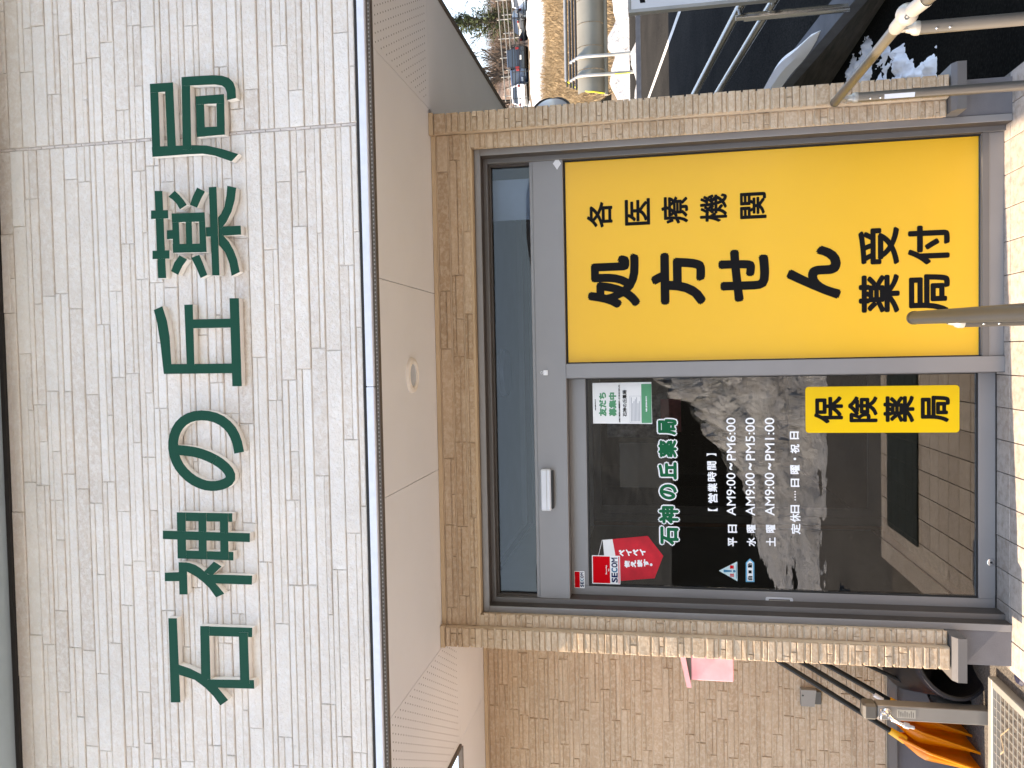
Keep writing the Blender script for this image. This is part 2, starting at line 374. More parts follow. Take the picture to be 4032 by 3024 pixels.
# traced sign characters and lettering boxes, in metres on their own planes
LETTERS={'stone': [[(-1.0664, 3.621), (-1.0649, 3.5811), (-1.4234, 3.5778), (-1.4261, 3.6227)], [(-1.2612, 3.5813), (-1.276, 3.527), (-1.2975, 3.4764), (-1.3223, 3.434), (-1.3498, 3.4036), (-1.4003, 3.3585), (-1.4257, 3.3946), (-1.3874, 3.4246), (-1.353, 3.4626), (-1.3226, 3.5089), (-1.3058, 3.5782)], [(-1.0934, 3.4745), (-1.0909, 3.2397), (-1.1304, 3.241), (-1.1335, 3.476)], [(-1.0934, 3.4745), (-1.0917, 3.4336), (-1.3223, 3.4348), (-1.2991, 3.478)], [(-1.3173, 3.4495), (-1.3089, 3.2393), (-1.3457, 3.2383), (-1.3508, 3.4233)], [(-1.1129, 3.3005), (-1.1111, 3.2596), (-1.3273, 3.2592), (-1.3296, 3.301)]], 'god': [[(-0.8729, 3.6296), (-0.8687, 3.5594), (-0.9073, 3.5609), (-0.9095, 3.631)], [(-0.8274, 3.5642), (-0.8264, 3.5262), (-0.9623, 3.5273), (-0.9636, 3.5654)], [(-0.8267, 3.5381), (-0.8283, 3.5144), (-0.8362, 3.4871), (-0.8493, 3.4641), (-0.864, 3.445), (-0.8793, 3.426), (-0.9088, 3.3997), (-0.953, 3.36), (-0.9701, 3.398), (-0.9314, 3.4278), (-0.9076, 3.4544), (-0.8861, 3.485), (-0.8663, 3.5253), (-0.8645, 3.5395)], [(-0.8739, 3.4375), (-0.8736, 3.2324), (-0.9115, 3.2352), (-0.9114, 3.4115)], [(-0.8671, 3.4529), (-0.8195, 3.402), (-0.8394, 3.3677), (-0.8767, 3.4103)], [(-0.6163, 3.5634), (-0.6168, 3.312), (-0.6525, 3.3132), (-0.6526, 3.5648)], [(-0.7759, 3.5655), (-0.777, 3.3121), (-0.8128, 3.3134), (-0.8108, 3.5668)], [(-0.6163, 3.5634), (-0.6172, 3.5224), (-0.8097, 3.5272), (-0.8108, 3.5668)], [(-0.617, 3.465), (-0.6172, 3.4283), (-0.8109, 3.4329), (-0.8104, 3.4697)], [(-0.6162, 3.3676), (-0.6171, 3.3305), (-0.8105, 3.3341), (-0.8101, 3.3713)], [(-0.6944, 3.63), (-0.6975, 3.2357), (-0.7345, 3.2369), (-0.7301, 3.6313)]], 'no': [('strip', [(-0.3757, 3.5664), (-0.3766, 3.5536), (-0.3783, 3.5285), (-0.381, 3.503), (-0.3846, 3.4774), (-0.3913, 3.4505), (-0.4013, 3.4217), (-0.4136, 3.3952), (-0.4282, 3.3708), (-0.4424, 3.353), (-0.4557, 3.3418), (-0.4643, 3.3377), (-0.4671, 3.3376), (-0.4694, 3.3393), (-0.4748, 3.3485), (-0.48, 3.3632), (-0.4835, 3.3831), (-0.4843, 3.4031), (-0.4824, 3.4225), (-0.4762, 3.444), (-0.4656, 3.4679), (-0.4511, 3.4899), (-0.4325, 3.5104), (-0.413, 3.5262), (-0.3928, 3.5374), (-0.371, 3.5446), (-0.3472, 3.5478), (-0.3244, 3.5472), (-0.3029, 3.5427), (-0.2834, 3.5342), (-0.2657, 3.5219), (-0.252, 3.5064), (-0.2414, 3.4872), (-0.235, 3.4645), (-0.2327, 3.4375), (-0.2347, 3.4104), (-0.241, 3.3836), (-0.2517, 3.3601), (-0.267, 3.3392), (-0.285, 3.3231), (-0.3067, 3.3112), (-0.3302, 3.3028), (-0.3568, 3.2979), (-0.3708, 3.2954)], [(-0.3341, 3.5613), (-0.335, 3.5485), (-0.3368, 3.5225), (-0.3398, 3.4952), (-0.344, 3.4663), (-0.3519, 3.4351), (-0.3632, 3.4024), (-0.3775, 3.3717), (-0.3948, 3.3431), (-0.4132, 3.3202), (-0.4332, 3.3034), (-0.4544, 3.2939), (-0.4779, 3.2949), (-0.4982, 3.3086), (-0.5115, 3.3294), (-0.5199, 3.3529), (-0.5247, 3.3798), (-0.5258, 3.4065), (-0.5231, 3.4336), (-0.515, 3.4624), (-0.5017, 3.4924), (-0.4834, 3.5202), (-0.4606, 3.5454), (-0.436, 3.5654), (-0.4096, 3.58), (-0.381, 3.5895), (-0.3508, 3.5937), (-0.3213, 3.5928), (-0.2925, 3.5867), (-0.2653, 3.5748), (-0.2401, 3.5571), (-0.2192, 3.5335), (-0.2036, 3.5047), (-0.1943, 3.4721), (-0.1913, 3.4365), (-0.194, 3.4017), (-0.2023, 3.367), (-0.2168, 3.3354), (-0.2372, 3.3076), (-0.2619, 3.2856), (-0.2899, 3.2701), (-0.3191, 3.2596), (-0.3486, 3.2541), (-0.3625, 3.2516)])], 'hill': [[(0.2284, 3.638), (0.2429, 3.5979), (0.1803, 3.579), (0.1159, 3.5696), (-0.0055, 3.5656), (-0.0335, 3.603), (0.0848, 3.6127), (0.1745, 3.625)], [(0.0023, 3.6048), (-0.0007, 3.283), (-0.0401, 3.2844), (-0.0386, 3.6016)], [(0.2454, 3.4981), (0.2456, 3.4592), (-0.0074, 3.4607), (-0.0068, 3.4958)], [(0.1842, 3.4653), (0.1827, 3.2881), (0.1456, 3.2894), (0.1474, 3.4667)], [(0.2656, 3.2944), (0.2642, 3.2526), (-0.0941, 3.2519), (-0.0936, 3.2939)]], 'medicine': [[(0.7187, 3.6157), (0.7167, 3.5797), (0.3579, 3.5761), (0.3592, 3.6131)], [(0.6391, 3.6346), (0.6365, 3.5569), (0.6026, 3.5566), (0.6038, 3.636)], [(0.4731, 3.634), (0.4719, 3.5561), (0.4372, 3.5574), (0.4384, 3.6354)], [(0.5536, 3.5647), (0.5542, 3.5334), (0.5175, 3.5348), (0.5169, 3.5661)], [(0.6215, 3.5402), (0.6213, 3.5098), (0.4592, 3.5081), (0.4598, 3.5393)], [(0.6183, 3.478), (0.6176, 3.4509), (0.4595, 3.4513), (0.4601, 3.48)], [(0.618, 3.4184), (0.6187, 3.3915), (0.4575, 3.388), (0.4567, 3.4181)], [(0.6215, 3.5402), (0.6187, 3.3915), (0.5809, 3.3905), (0.5848, 3.5401)], [(0.4959, 3.5403), (0.4919, 3.3891), (0.4568, 3.3881), (0.4598, 3.5393)], [(0.6905, 3.5517), (0.7134, 3.5219), (0.6932, 3.5009), (0.6733, 3.4837), (0.6529, 3.4698), (0.6357, 3.5015), (0.6589, 3.5154), (0.6774, 3.5326)], [(0.7202, 3.4209), (0.7022, 3.3861), (0.6739, 3.4049), (0.6386, 3.4239), (0.6522, 3.4558), (0.6864, 3.4414)], [(0.4487, 3.51), (0.4303, 3.4757), (0.4044, 3.4984), (0.3685, 3.5193), (0.3853, 3.5508), (0.42, 3.5346)], [(0.4366, 3.4576), (0.447, 3.4208), (0.4112, 3.4051), (0.3634, 3.3876), (0.3519, 3.4181), (0.3949, 3.4366)], [(0.7186, 3.3687), (0.7187, 3.3342), (0.3592, 3.3332), (0.3605, 3.3661)], [(0.5581, 3.3975), (0.5571, 3.235), (0.5203, 3.2347), (0.5196, 3.3966)], [(0.5868, 3.3427), (0.61, 3.319), (0.6371, 3.3043), (0.6817, 3.2936), (0.7209, 3.2885), (0.7103, 3.2494), (0.6623, 3.2571), (0.616, 3.2731), (0.5741, 3.2974), (0.5488, 3.3212), (0.5485, 3.3441)], [(0.526, 3.3395), (0.5249, 3.3167), (0.4936, 3.2888), (0.4579, 3.2687), (0.4225, 3.2555), (0.3698, 3.2452), (0.3552, 3.2822), (0.4065, 3.2903), (0.4526, 3.307), (0.4889, 3.3386)]], 'bureau': [[(1.1557, 3.6199), (1.1541, 3.5824), (0.8598, 3.5828), (0.86, 3.6197)], [(1.1557, 3.6199), (1.1535, 3.5146), (1.1172, 3.5137), (1.1199, 3.619)], [(1.1516, 3.552), (1.1535, 3.5146), (0.8796, 3.511), (0.8822, 3.5498)], [(0.8974, 3.6206), (0.8984, 3.5829), (0.894, 3.4431), (0.888, 3.3741), (0.8696, 3.3061), (0.8442, 3.235), (0.8165, 3.2662), (0.8439, 3.3374), (0.8557, 3.3906), (0.8579, 3.4676), (0.8572, 3.619)], [(1.1697, 3.4753), (1.168, 3.4376), (0.8751, 3.4422), (0.8776, 3.4808)], [(1.1711, 3.4752), (1.1694, 3.3945), (1.1671, 3.3336), (1.1619, 3.2958), (1.1505, 3.2659), (1.1318, 3.247), (1.1058, 3.2381), (1.0679, 3.2371), (1.062, 3.2766), (1.0917, 3.2771), (1.1115, 3.2839), (1.1221, 3.2972), (1.1287, 3.3273), (1.1321, 3.3959), (1.135, 3.475)], [(1.0886, 3.4151), (1.0885, 3.3783), (0.9236, 3.3782), (0.9241, 3.415)], [(1.0877, 3.3234), (1.0877, 3.2885), (0.9252, 3.2904), (0.9248, 3.3254)], [(1.0886, 3.4151), (1.0877, 3.2885), (1.0512, 3.2883), (1.0553, 3.414)], [(0.9623, 3.4151), (0.9597, 3.2908), (0.9252, 3.2904), (0.9241, 3.415)]]}
SIGN=[('各', 0.6456, 0.7757, 1.789, 1.9183), ('医', 0.6495, 0.7814, 1.6035, 1.7279), ('療', 0.6473, 0.7826, 1.4179, 1.5485), ('機', 0.6464, 0.7844, 1.2315, 1.3616), ('関', 0.6536, 0.781, 1.0461, 1.1707), ('処', 0.2391, 0.5116, 1.6575, 1.9199), ('方', 0.2429, 0.5064, 1.337, 1.6037), ('せ', 0.2515, 0.5068, 1.0368, 1.2759), ('ん', 0.2521, 0.509, 0.7065, 0.9569), ('薬', 0.177, 0.3619, 0.444, 0.6269), ('局', 0.1715, 0.3544, 0.2249, 0.4035), ('受', 0.4053, 0.584, 0.4458, 0.6278), ('付', 0.3991, 0.5829, 0.2246, 0.4079)]
PLATE=(-0.4002, -0.1729, 0.1605, 0.8615)
PLATE_TEXT=[('保', -0.3539, -0.2193, 0.6861, 0.822), ('険', -0.3489, -0.221, 0.5272, 0.6628), ('薬', -0.351, -0.2205, 0.3606, 0.5012), ('局', -0.3502, -0.2223, 0.2031, 0.3326)]
GLASS_NAME=[('局', -0.4096, -0.3276, 1.4851, 1.5791), ('薬', -0.5246, -0.4354, 1.4865, 1.5783), ('丘', -0.6375, -0.5481, 1.488, 1.5799), ('の', -0.7403, -0.6608, 1.4882, 1.5756), ('神', -0.8642, -0.7727, 1.4811, 1.5801), ('石', -0.9735, -0.8789, 1.4825, 1.5746)]
GLASS_TEXT=[('】', -0.517, -0.5031, 1.2908, 1.339), ('間', -0.5869, -0.5426, 1.2914, 1.3365), ('時', -0.6451, -0.5962, 1.292, 1.3371), ('業', -0.6987, -0.6544, 1.2882, 1.3355), ('営', -0.7551, -0.7055, 1.2871, 1.335), ('【', -0.796, -0.7796, 1.2877, 1.3356), ('平', -0.9734, -0.9285, 1.1941, 1.2389), ('日', -0.9052, -0.8632, 1.1934, 1.2382), ('AM9:00', -0.8178, -0.6006, 1.199, 1.2435), ('~', -0.5863, -0.5516, 1.2128, 1.2289), ('PM6:00', -0.5377, -0.3229, 1.1962, 1.2406), ('水', -0.9714, -0.9266, 1.1033, 1.1478), ('曜', -0.9034, -0.8616, 1.1027, 1.1471), ('AM9:00', -0.8163, -0.6, 1.1056, 1.151), ('~', -0.5858, -0.5512, 1.119, 1.135), ('PM5:00', -0.5374, -0.3234, 1.103, 1.1482), ('土', -0.9692, -0.9246, 1.0084, 1.0546), ('曜', -0.9015, -0.8599, 1.0078, 1.054), ('AM9:00', -0.8148, -0.5994, 1.0117, 1.0579), ('~', -0.5853, -0.5508, 1.0258, 1.0416), ('PM1:00', -0.5371, -0.324, 1.0093, 1.0554), ('定', -0.9061, -0.8525, 0.889, 0.9347), ('休', -0.8456, -0.8017, 0.8886, 0.9379), ('日', -0.8006, -0.76, 0.8924, 0.9355), ('…', -0.7375, -0.6868, 0.9081, 0.9182), ('日', -0.6693, -0.6281, 0.8924, 0.9337), ('曜', -0.6052, -0.5594, 0.8897, 0.9354), ('・', -0.5366, -0.5229, 0.9067, 0.9197), ('祝', -0.5023, -0.4567, 0.8911, 0.9346), ('日', -0.4316, -0.3928, 0.8928, 0.9362)]
SEC_BIG=(-1.1854, -1.0361, 1.7815, 1.9269)
PENNANT_W=[(-0.9552, 1.8696), (-0.9499, 1.8189), (-1.0503, 1.8026), (-1.164, 1.8044), (-1.1651, 1.8402), (-1.0518, 1.8622)]
PENNANT=[(-0.9499, 1.8189), (-0.9293, 1.6386), (-1.031, 1.5612), (-1.1484, 1.6065), (-1.1674, 1.7777), (-1.1664, 1.8044)]
PEN_TXT=[('ペイペイ', -1.0511, -1.0048, 1.6458, 1.7845), ('使えます。', -1.0892, -1.0411, 1.5995, 1.7554)]
TRI=[(-1.0998, 1.2855), (-1.0505, 1.1951), (-1.151, 1.1944)]
ARROW=[(-1.0553, 1.1532), (-1.0338, 1.133), (-1.0542, 1.1126), (-1.1519, 1.1124), (-1.1533, 1.1542)]
POSTER=(-0.3504, -0.1388, 1.6074, 1.9089)
POSTER_GREEN=(-0.3472, -0.1471, 1.6097, 1.6606)
POSTER_TXT=[('友だち', 'g', -0.3114, -0.1881, 1.8382, 1.8782), ('募集中', 'g', -0.3118, -0.1887, 1.7874, 1.8264), ('石神の丘薬局', 'k', -0.3136, -0.1776, 1.735, 1.756), ('LINEにて処方せんの事前受付サービスをはじめました!', 'k', -0.3428, -0.1504, 1.7686, 1.7771), ('LINE 公式アカウント', 'k', -0.2803, -0.2218, 1.8924, 1.8986), ('お店と友だちになろう!', 'w', -0.2894, -0.2095, 1.6319, 1.6398)]
SEC_SMALL=(-1.2084, -1.1194, 1.9659, 2.0199)
DIAMOND=[(0.9738, 2.0825), (1.0045, 2.0604), (0.9728, 2.0406), (0.9426, 2.0615)]
TAG=(-0.0925, -0.0662, 2.1262, 2.1603)
SENSOR=(-0.7835, -0.5709, 2.1035, 2.1718)
HANDLE=(-1.2539, -1.2237, 0.9296, 1.0606)
KEY=(-1.0392, -1.002, 0.0094, 0.0439)
BLIND=(0.7746, 0.9874, 2.2649, 2.4992)

# ------------------------------------------------------------------ ground, road, slopes
EDGE = 2.6
def zroad(y):
    pr = [(-400, -.12), (.93, -.12), (16.5, 1.79), (23, 2.2), (24.2, 2.45), (26, 3.15), (50, 8.25), (58, 10.9), (60, 11.15), (74, 11.4), (80, 14.0), (95, 20), (130, 27), (400, 27)]
    for (a, za), (b, zb) in zip(pr, pr[1:]):
        if y <= b: return za + (zb - za) * (y - a) / (b - a)
    return pr[-1][1]
def sheet(name, xs, ys, zf, mat, **kw):
    mb = MB(); n = len(xs)
    mb.v = [(x, y, zf(x, y)) for y in ys for x in xs]; mb.t = [.5] * len(mb.v)
    mb.f = [(j * n + i, j * n + i + 1, (j + 1) * n + i + 1, (j + 1) * n + i) for j in range(len(ys) - 1) for i in range(n - 1)]
    mb.m = [0] * len(mb.f)
    return obj(name, mb, mat, recalc=False, **kw)
def rngf(a, b, n): return [a + (b - a) * i / n for i in range(n + 1)]
def blend(x, y):
    if x >= EDGE + .1: return zroad(y)
    if y > 14: return zroad(y) if y > 20 else -.12 + (zroad(20) + .12) * (y - 14) / 6
    return -.12
sheet('ground', sorted(set([-400, -200, -100, -50, -25, -12, -6, -3, 0, EDGE, EDGE + .1, 5, 8, 12, 20, 30, 45, 60, 100, 200, 400])),
      [-400, -200, -100, -60, -40, -25, -15, -10, -6, -3, 0, .93, 3, 6, 10, 14, 16.5, 20, 23, 24.2, 26, 32, 40, 50, 58, 60, 74, 80, 95, 112, 130, 250, 400],
      blend, 'asphalt', kind='structure')
sheet('road', [EDGE + .12, 4, 6, 9, 12, 16, 22, 30], rngf(-3, .93, 4)[:-1] + rngf(.93, 16.5, 12)[:-1] + rngf(16.5, 23.2, 5), lambda x, y: zroad(y) + .012, 'road_asphalt', kind='structure')
sheet('forecourt', [-3.8, 0, 2.4], [-5.2, -3, -1.74], lambda x, y: -.112, 'forecourt', kind='structure')
def hill(x, y):
    h = math.sin(x * .9 + y * .31) * .08 + math.sin(x * .37 - y * .7) * .10
    return zroad(y) + .03 + max(0, min(1, (y - 25) / 3)) * max(0, min(1, (57 - y) / 3)) * h
sheet('hillside', rngf(-60, 90, 60), [24.0, 24.6, 25.2] + rngf(26, 58, 32) + [59, 60], hill, 'soil', kind='structure')
sheet('wooded_hill', rngf(-120, 220, 50), rngf(74.5, 200, 20), lambda x, y: zroad(y) + .05 + 1.5 * math.sin(x * .07) + .8 * math.sin(x * .19 + y * .1), 'brush', kind='structure')
# the slope behind the photographer, seen only as a dark reflection in the door glass
sheet('far_hill', rngf(-260, 260, 52), [-330, -250, -190, -150, -120, -100, -88],
      lambda x, y: -.12 + max(0, -88 - y) * .30 * (1 - max(0, -170 - y) / 400) + max(0, min(1, (-88 - y) / 20)) * (2.2 * math.sin(x * .05) + 1.2 * math.sin(x * .17 + 1)), 'far_wood', kind='structure')

# painted line along the road and a snow strip at its far end
def ribbon(name, x0, x1, ys, dz, mat, **kw):
    return sheet(name, [x0, x1], ys, lambda x, y: zroad(y) + dz, mat, **kw)
ribbon('road_marking', 5.95, 6.08, rngf(5, 16.3, 8), .018, 'line_white', kind='structure')
mb = MB(); mb.box(-8, 30, 16.55, 16.75, 1.6, 1.93)
obj('kerb', mb, 'curb_concrete', kind='structure')
def snow_lump(name, x0, x1, y0, y1, nx, ny, zf, hf, mat='snow', **kw):
    mb = MB(); n = nx + 1; r = random.Random(name)
    xs = rngf(x0, x1, nx); ys = rngf(y0, y1, ny)
    for j, y in enumerate(ys):
        for i, x in enumerate(xs):
            e = min(1, 4 * min(i, nx - i) / nx) * min(1, 4 * min(j, ny - j) / ny)
            mb.v.append((x, y, zf(x, y) - .03 + (e > 0) * hf(x, y) * (.75 + .5 * r.random())))
    mb.t = [.5] * len(mb.v)
    mb.f = [(j * n + i, j * n + i + 1, (j + 1) * n + i + 1, (j + 1) * n + i) for j in range(ny) for i in range(nx)]; mb.m = [0] * len(mb.f)
    return obj(name, mb, mat, recalc=False, smooth=True, angle=180, kind='stuff', **kw)
wob = lambda x, y: .5 + .25 * math.sin(x * 2.1 + y) + .25 * math.sin(x * 5.3 - y * 2 + 1)
snow_lump('kerb_snow', 4, 26, 16.8, 17.5, 90, 5, lambda x, y: zroad(y) + .03, lambda x, y: max(0, .26 * wob(x, y) - .02), mat='snow_dirty', label='low bright snow ridge along the far road edge', cat='snow')
snow_lump('bank_snow', 2, 34, 23.1, 24.9, 130, 9, lambda x, y: zroad(y) + .05, lambda x, y: .55 * wob(x * .7, y * 2) * math.sin(math.pi * min(1, max(0, (y - 23.1) / 1.8))) ** .6, mat='snow_dirty', label='ploughed dirty snow bank below the dry grass slope', cat='snow')
snow_lump('slope_snow', -5, 60, 50.5, 58.2, 110, 16, lambda x, y: hill(x, y), lambda x, y: (.10 + .35 * (fbm(x * .5, y * .7, 7) - .3)) if fbm(x * .35, y * .5, 12) + .35 - abs(y - 54.6) * .14 > .42 else -.1, mat='snow_dirty', label='wide snow field at the top of the grass slope below the parked cars', cat='snow')
# sunlit snow heap in the car park behind the photographer (mirrored in the door)
def heap(x, y):
    pr = [(-3.6, 0), (-2.6, .10), (-1.8, .30), (-.9, .78), (-.3, 1.08), (1.5, 1.6), (4, 1.9), (6.5, 1.3), (8.2, 0)]
    c = 0
    for (p, q), (p2, q2) in zip(pr, pr[1:]):
        if p <= x <= p2: c = q + (q2 - q) * (x - p) / (p2 - p)
    t_ = max(0, min(1, (-3.95 - y) / 3.5)); b_ = t_ ** 1.1 * max(0, min(1, (y + 10.6) / 2.6)) ** .6
    n = fbm(x * 1.5, y * 1.5, 3) - .45; n2 = fbm(x * 5, y * 5, 9) - .45
    return max(0, c * b_ * (1 + .75 * n) + (.16 * n2 + .30 * n) * min(1, 4 * c) * min(1, t_ * 6) + .04)
snow_lump('snow_heap', -3.7, 8.3, -10.6, -3.95, 130, 90, lambda x, y: -.15, heap, label='ploughed snow heap in the car park opposite the entrance', cat='snow')
snow_lump('corner_snow', 1.5, 2.55, 1.30, 3.4, 60, 80, lambda x, y: -.14, lambda x, y: max(0, .028 + .17 * (fbm(x * 9, y * 6, 5) - .33) - .5 * max(0, x - .319 * (y + 3.9) - .04 - .13 * max(0, y - 1.3))), mat='snow_clean', label='patchy thin snow on the ground behind the right pillar', cat='snow')
def field(name, xa, xb, ya, yb, lab):  # unseen snow beds, added to bounce sunlight onto soffit and upper wall
    snow_lump(name, xa, xb, ya, yb, 40, 30, lambda x, y: -.12, lambda x, y: .10 + .06 * wob(x * .6, y * .5), label=lab, cat='snow')
field('snow_field', -34, -3.8, -9.5, -.7, 'unseen snow added left of the entrance to bounce light')
field('snow_field', -3.75, -2.25, -3.6, -1.85, 'unseen snow bed added just left of the porch to bounce light')
field('snow_field', 3, 30, -24, -10.7, 'unseen snow added behind the snow heap to bounce light')
# dry grass on the slope
def blades(name, n, xr, yr, zf, h, wd, mat, seed, **kw):
    r = random.Random(seed); mb = MB()
    for i in range(n):
        x = r.uniform(*xr(0)) ; y = r.uniform(*yr); a, b = xr(y); x = r.uniform(a, b); z = zf(x, y) - .02
        hh = h * r.uniform(.5, 1.3); lx = r.uniform(-.6, .6) * hh; ly = r.uniform(-.8, .1) * hh; q = r.uniform(0, math.pi); dx = math.cos(q) * wd; dy = math.sin(q) * wd
        mb.tone = r.random()
        mx, my, mz = x + lx * .4, y + ly * .4, z + hh * .5
        mb.add([(x - dx, y - dy, z), (x + dx, y + dy, z), (mx + dx * .7, my + dy * .7, mz), (mx - dx * .7, my - dy * .7, mz), (x + lx, y + ly, z + hh * .8)], [(0, 1, 2, 3), (3, 2, 4)])
    return obj(name, mb, mat, recalc=False, kind='stuff', **kw)
blades('dry_grass', 70000, lambda y: (4 + y * .22, 10 + y * .42), (24.7, 51.5), hill, .5, .013, 'straw', 5, label='matted straw coloured grass covering the slope', cat='grass')
blades('dry_scrub', 22000, lambda y: (14 + (y - 60) * .2, 36 + (y - 60) * .45), (76, 100), lambda x, y: zroad(y), 2.6, .016, 'scrub_twig', 6, label='brown leafless scrub on the hill behind the cars', cat='scrub')

# retaining wall with its coping, guard rail and sign on the right
t = thing('retaining_wall', (EDGE, 6, -.12), 'low dark stained retaining wall rising along the road with concrete coping', 'wall')
mb = MB(); ys = rngf(.95, 15, 14)
V = []
for y in ys: V += [(EDGE - .02, y, -.3), (EDGE - .02, y, zroad(y) - .02), (EDGE + .14, y, zroad(y) - .02), (EDGE + .14, y, -.3)]
mb.add(V, [(4 * i + k, 4 * i + (k + 1) % 4, 4 * i + 4 + (k + 1) % 4, 4 * i + 4 + k) for i in range(len(ys) - 1) for k in range(4)] + [(0, 1, 2, 3), tuple(4 * (len(ys) - 1) + k for k in range(4))])
obj('wall_face', mb, 'retaining_concrete', t)
mb = MB(); V = []
for y in ys: V += [(EDGE - .05, y, zroad(y) - .02), (EDGE - .05, y, zroad(y) + .075), (EDGE + .16, y, zroad(y) + .075), (EDGE + .16, y, zroad(y) - .02)]
mb.add(V, [(4 * i + k, 4 * i + (k + 1) % 4, 4 * i + 4 + (k + 1) % 4, 4 * i + 4 + k) for i in range(len(ys) - 1) for k in range(4)] + [(0, 1, 2, 3), tuple(4 * (len(ys) - 1) + k for k in range(4))])
obj('coping', mb, 'curb_concrete', t)
mb = MB(); V = []
for k, y in enumerate(rngf(3.0, 4.9, 19)):
    e = math.sin(math.pi * k / 19) ** .4; x0 = EDGE - .045 + .01 * math.sin(y * 7); x1 = EDGE + .11 + .03 * math.sin(y * 5 + 1); z = zroad(y) + .076
    for a, h in ((0, 0), (.15, .7), (.5, 1), (.85, .7), (1, 0)): V.append((x0 + (x1 - x0) * (.5 + (a - .5) * e), y, z + .12 * h * e))
mb.add(V, [(5 * i + k, 5 * i + k + 1, 5 * i + 5 + k + 1, 5 * i + 5 + k) for i in range(19) for k in range(4)])
obj('coping_snow', mb, 'snow_clean', smooth=True, recalc=False, label='narrow strip of snow lying on the wall coping', cat='snow', kind='stuff')
t = thing('guard_rail', (EDGE + .05, 5, .1), 'two pipe steel guard rail on the retaining wall beside the road', 'railing')
for dz in (.545, .78):
    mb = MB(); mb.tube([(EDGE + .05, y, zroad(y) + .06 + dz) for y in (1.2, 4, 8, 15)], .034, 12); obj('rail', mb, 'stainless', t, smooth=True)
for y in (2.42, 5.6, 9, 12.4):
    z = zroad(y) + .06; mb = MB(); mb.tube([(EDGE - .04, y, z), (EDGE - .04, y, z + .76)], .032, 12); mb.tube([(EDGE - .04, y, z + .76), (EDGE - .04, y, z + .82)], .022, 12); mb.tube([(EDGE - .04, y, z + .78), (EDGE + .05, y, z + .8)], .014, 8)
    obj('post', mb, 'stainless', t, smooth=True)
t = thing('roadside_sign', (2.85, 1.9, -.12), 'white board sign with grey metal edge at the guard rail', 'sign')
mb = MB(); mb.box(2.475, 3.35, 1.892, 1.93, .74, 1.72); obj('board', mb, 'sign_white', t)
mb = MB(); mb.box(2.45, 2.473, 1.885, 1.94, .72, 1.74); mb.box(2.475, 3.37, 1.885, 1.94, 1.722, 1.742); mb.box(2.475, 3.37, 1.885, 1.94, .718, .738); mb.box(3.352, 3.372, 1.885, 1.94, .74, 1.72); obj('edge_frame', mb, 'galv', t)
mb = MB(); mb.prism_xz([(2.515, 1.655), (2.60, 1.672), (2.598, 1.638), (2.515, 1.618)], 1.8905, 1.8918); mb.prism_xz([(2.55, 1.60), (2.60, 1.605), (2.60, 1.57), (2.55, 1.565)], 1.8905, 1.8918); obj('lettering', mb, 'black_print', t)
mb = MB(); mb.box(2.53, 2.55, 1.94, 2.2, .70, .715); mb.box(2.53, 2.55, 1.94, 1.955, .60, .70); obj('bracket', mb, 'galv', t)
for x in (2.62, 3.2):
    mb = MB(); mb.tube([(x, 1.96, -.15), (x, 1.96, 1.7)], .02, 8); obj('post', mb, 'galv', t, smooth=True)

# roadside shelter-like screen at the far side of the junction
t = thing('roadside_screen', (9, 18, 1.8), 'beige curved roadside screen on bent pipe legs across the road', 'barrier')
def screen_x(s): return s
prof = [(17.75, 3.52), (17.62, 3.40), (17.56, 3.2), (17.58, 3.0), (17.66, 2.88), (17.8, 2.79)]
for k in range(7):
    x0 = 7.12 + .62 * k; x1 = x0 + .60; mb = MB()
    V = [(x, y, z) for x in (x0, x1) for y, z in prof] + [(x, y + .03, z) for x in (x0, x1) for y, z in prof]; n = len(prof)
    mb.add(V, [(i, i + 1, n + i + 1, n + i) for i in range(n - 1)] + [(2 * n + i, 3 * n + i, 3 * n + i + 1, 2 * n + i + 1) for i in range(n - 1)] + [(0, n, 3 * n, 2 * n), (n - 1, 2 * n - 1, 4 * n - 1, 3 * n - 1)])
    obj('panel', mb, 'barrier_beige', t, smooth=True)
for z, y in ((3.56, 17.8), (3.66, 18.0), (3.76, 18.2), (3.88, 18.45)):
    mb = MB(); mb.tube([(7.2 + (z - 3.5), y, z), (11.6, y, z)], .03, 8); obj('top_bar', mb, 'rail_dark', t, smooth=True)
mb = MB(); mb.tube([(7.74, 18.45, 3.9), (11.6, 18.45, 3.9)], .05, 8); obj('ridge_pipe', mb, 'galv', t, smooth=True)
mb = MB(); mb.tube([(7.08, 17.85, 2.76), (11.6, 17.85, 2.76)], .06, 8); obj('bottom_beam', mb, 'barrier_beige', t, smooth=True)
mb = MB(); mb.tube([(7.72, 18.45, 3.86), (7.3, 17.9, 3.5), (7.14, 17.6, 3.3), (7.10, 17.56, 3.1), (7.08, 17.7, 2.8)], .018, 8); obj('end_pipe', mb, 'barrier_yellow', t, smooth=True)
for x in (7.5, 8.0, 9.75):
    mb = MB(); mb.tube([(x + .15, 18.2, 3.75), (x + .06, 17.6, 3.45), (x, 17.42, 3.2), (x - .02, 17.4, 2.8), (x - .02, 17.4, 1.78)], .045, 10); obj('leg', mb, 'galv' if x != 7.5 else 'rail_light', t, smooth=True)
mb = MB(); mb.tube([(7.45, 17.36, 2.5), (7.45, 17.36, 2.1)], .012, 6); obj('reflector_strip', mb, 'barrier_yellow', t)

# ------------------------------------------------------------------ the building
ZS = 2.68
bld = thing('pharmacy_building', (-.12, 4, -.12), 'pharmacy with a cream stone upper storey over a tan stone recessed entrance', 'building')

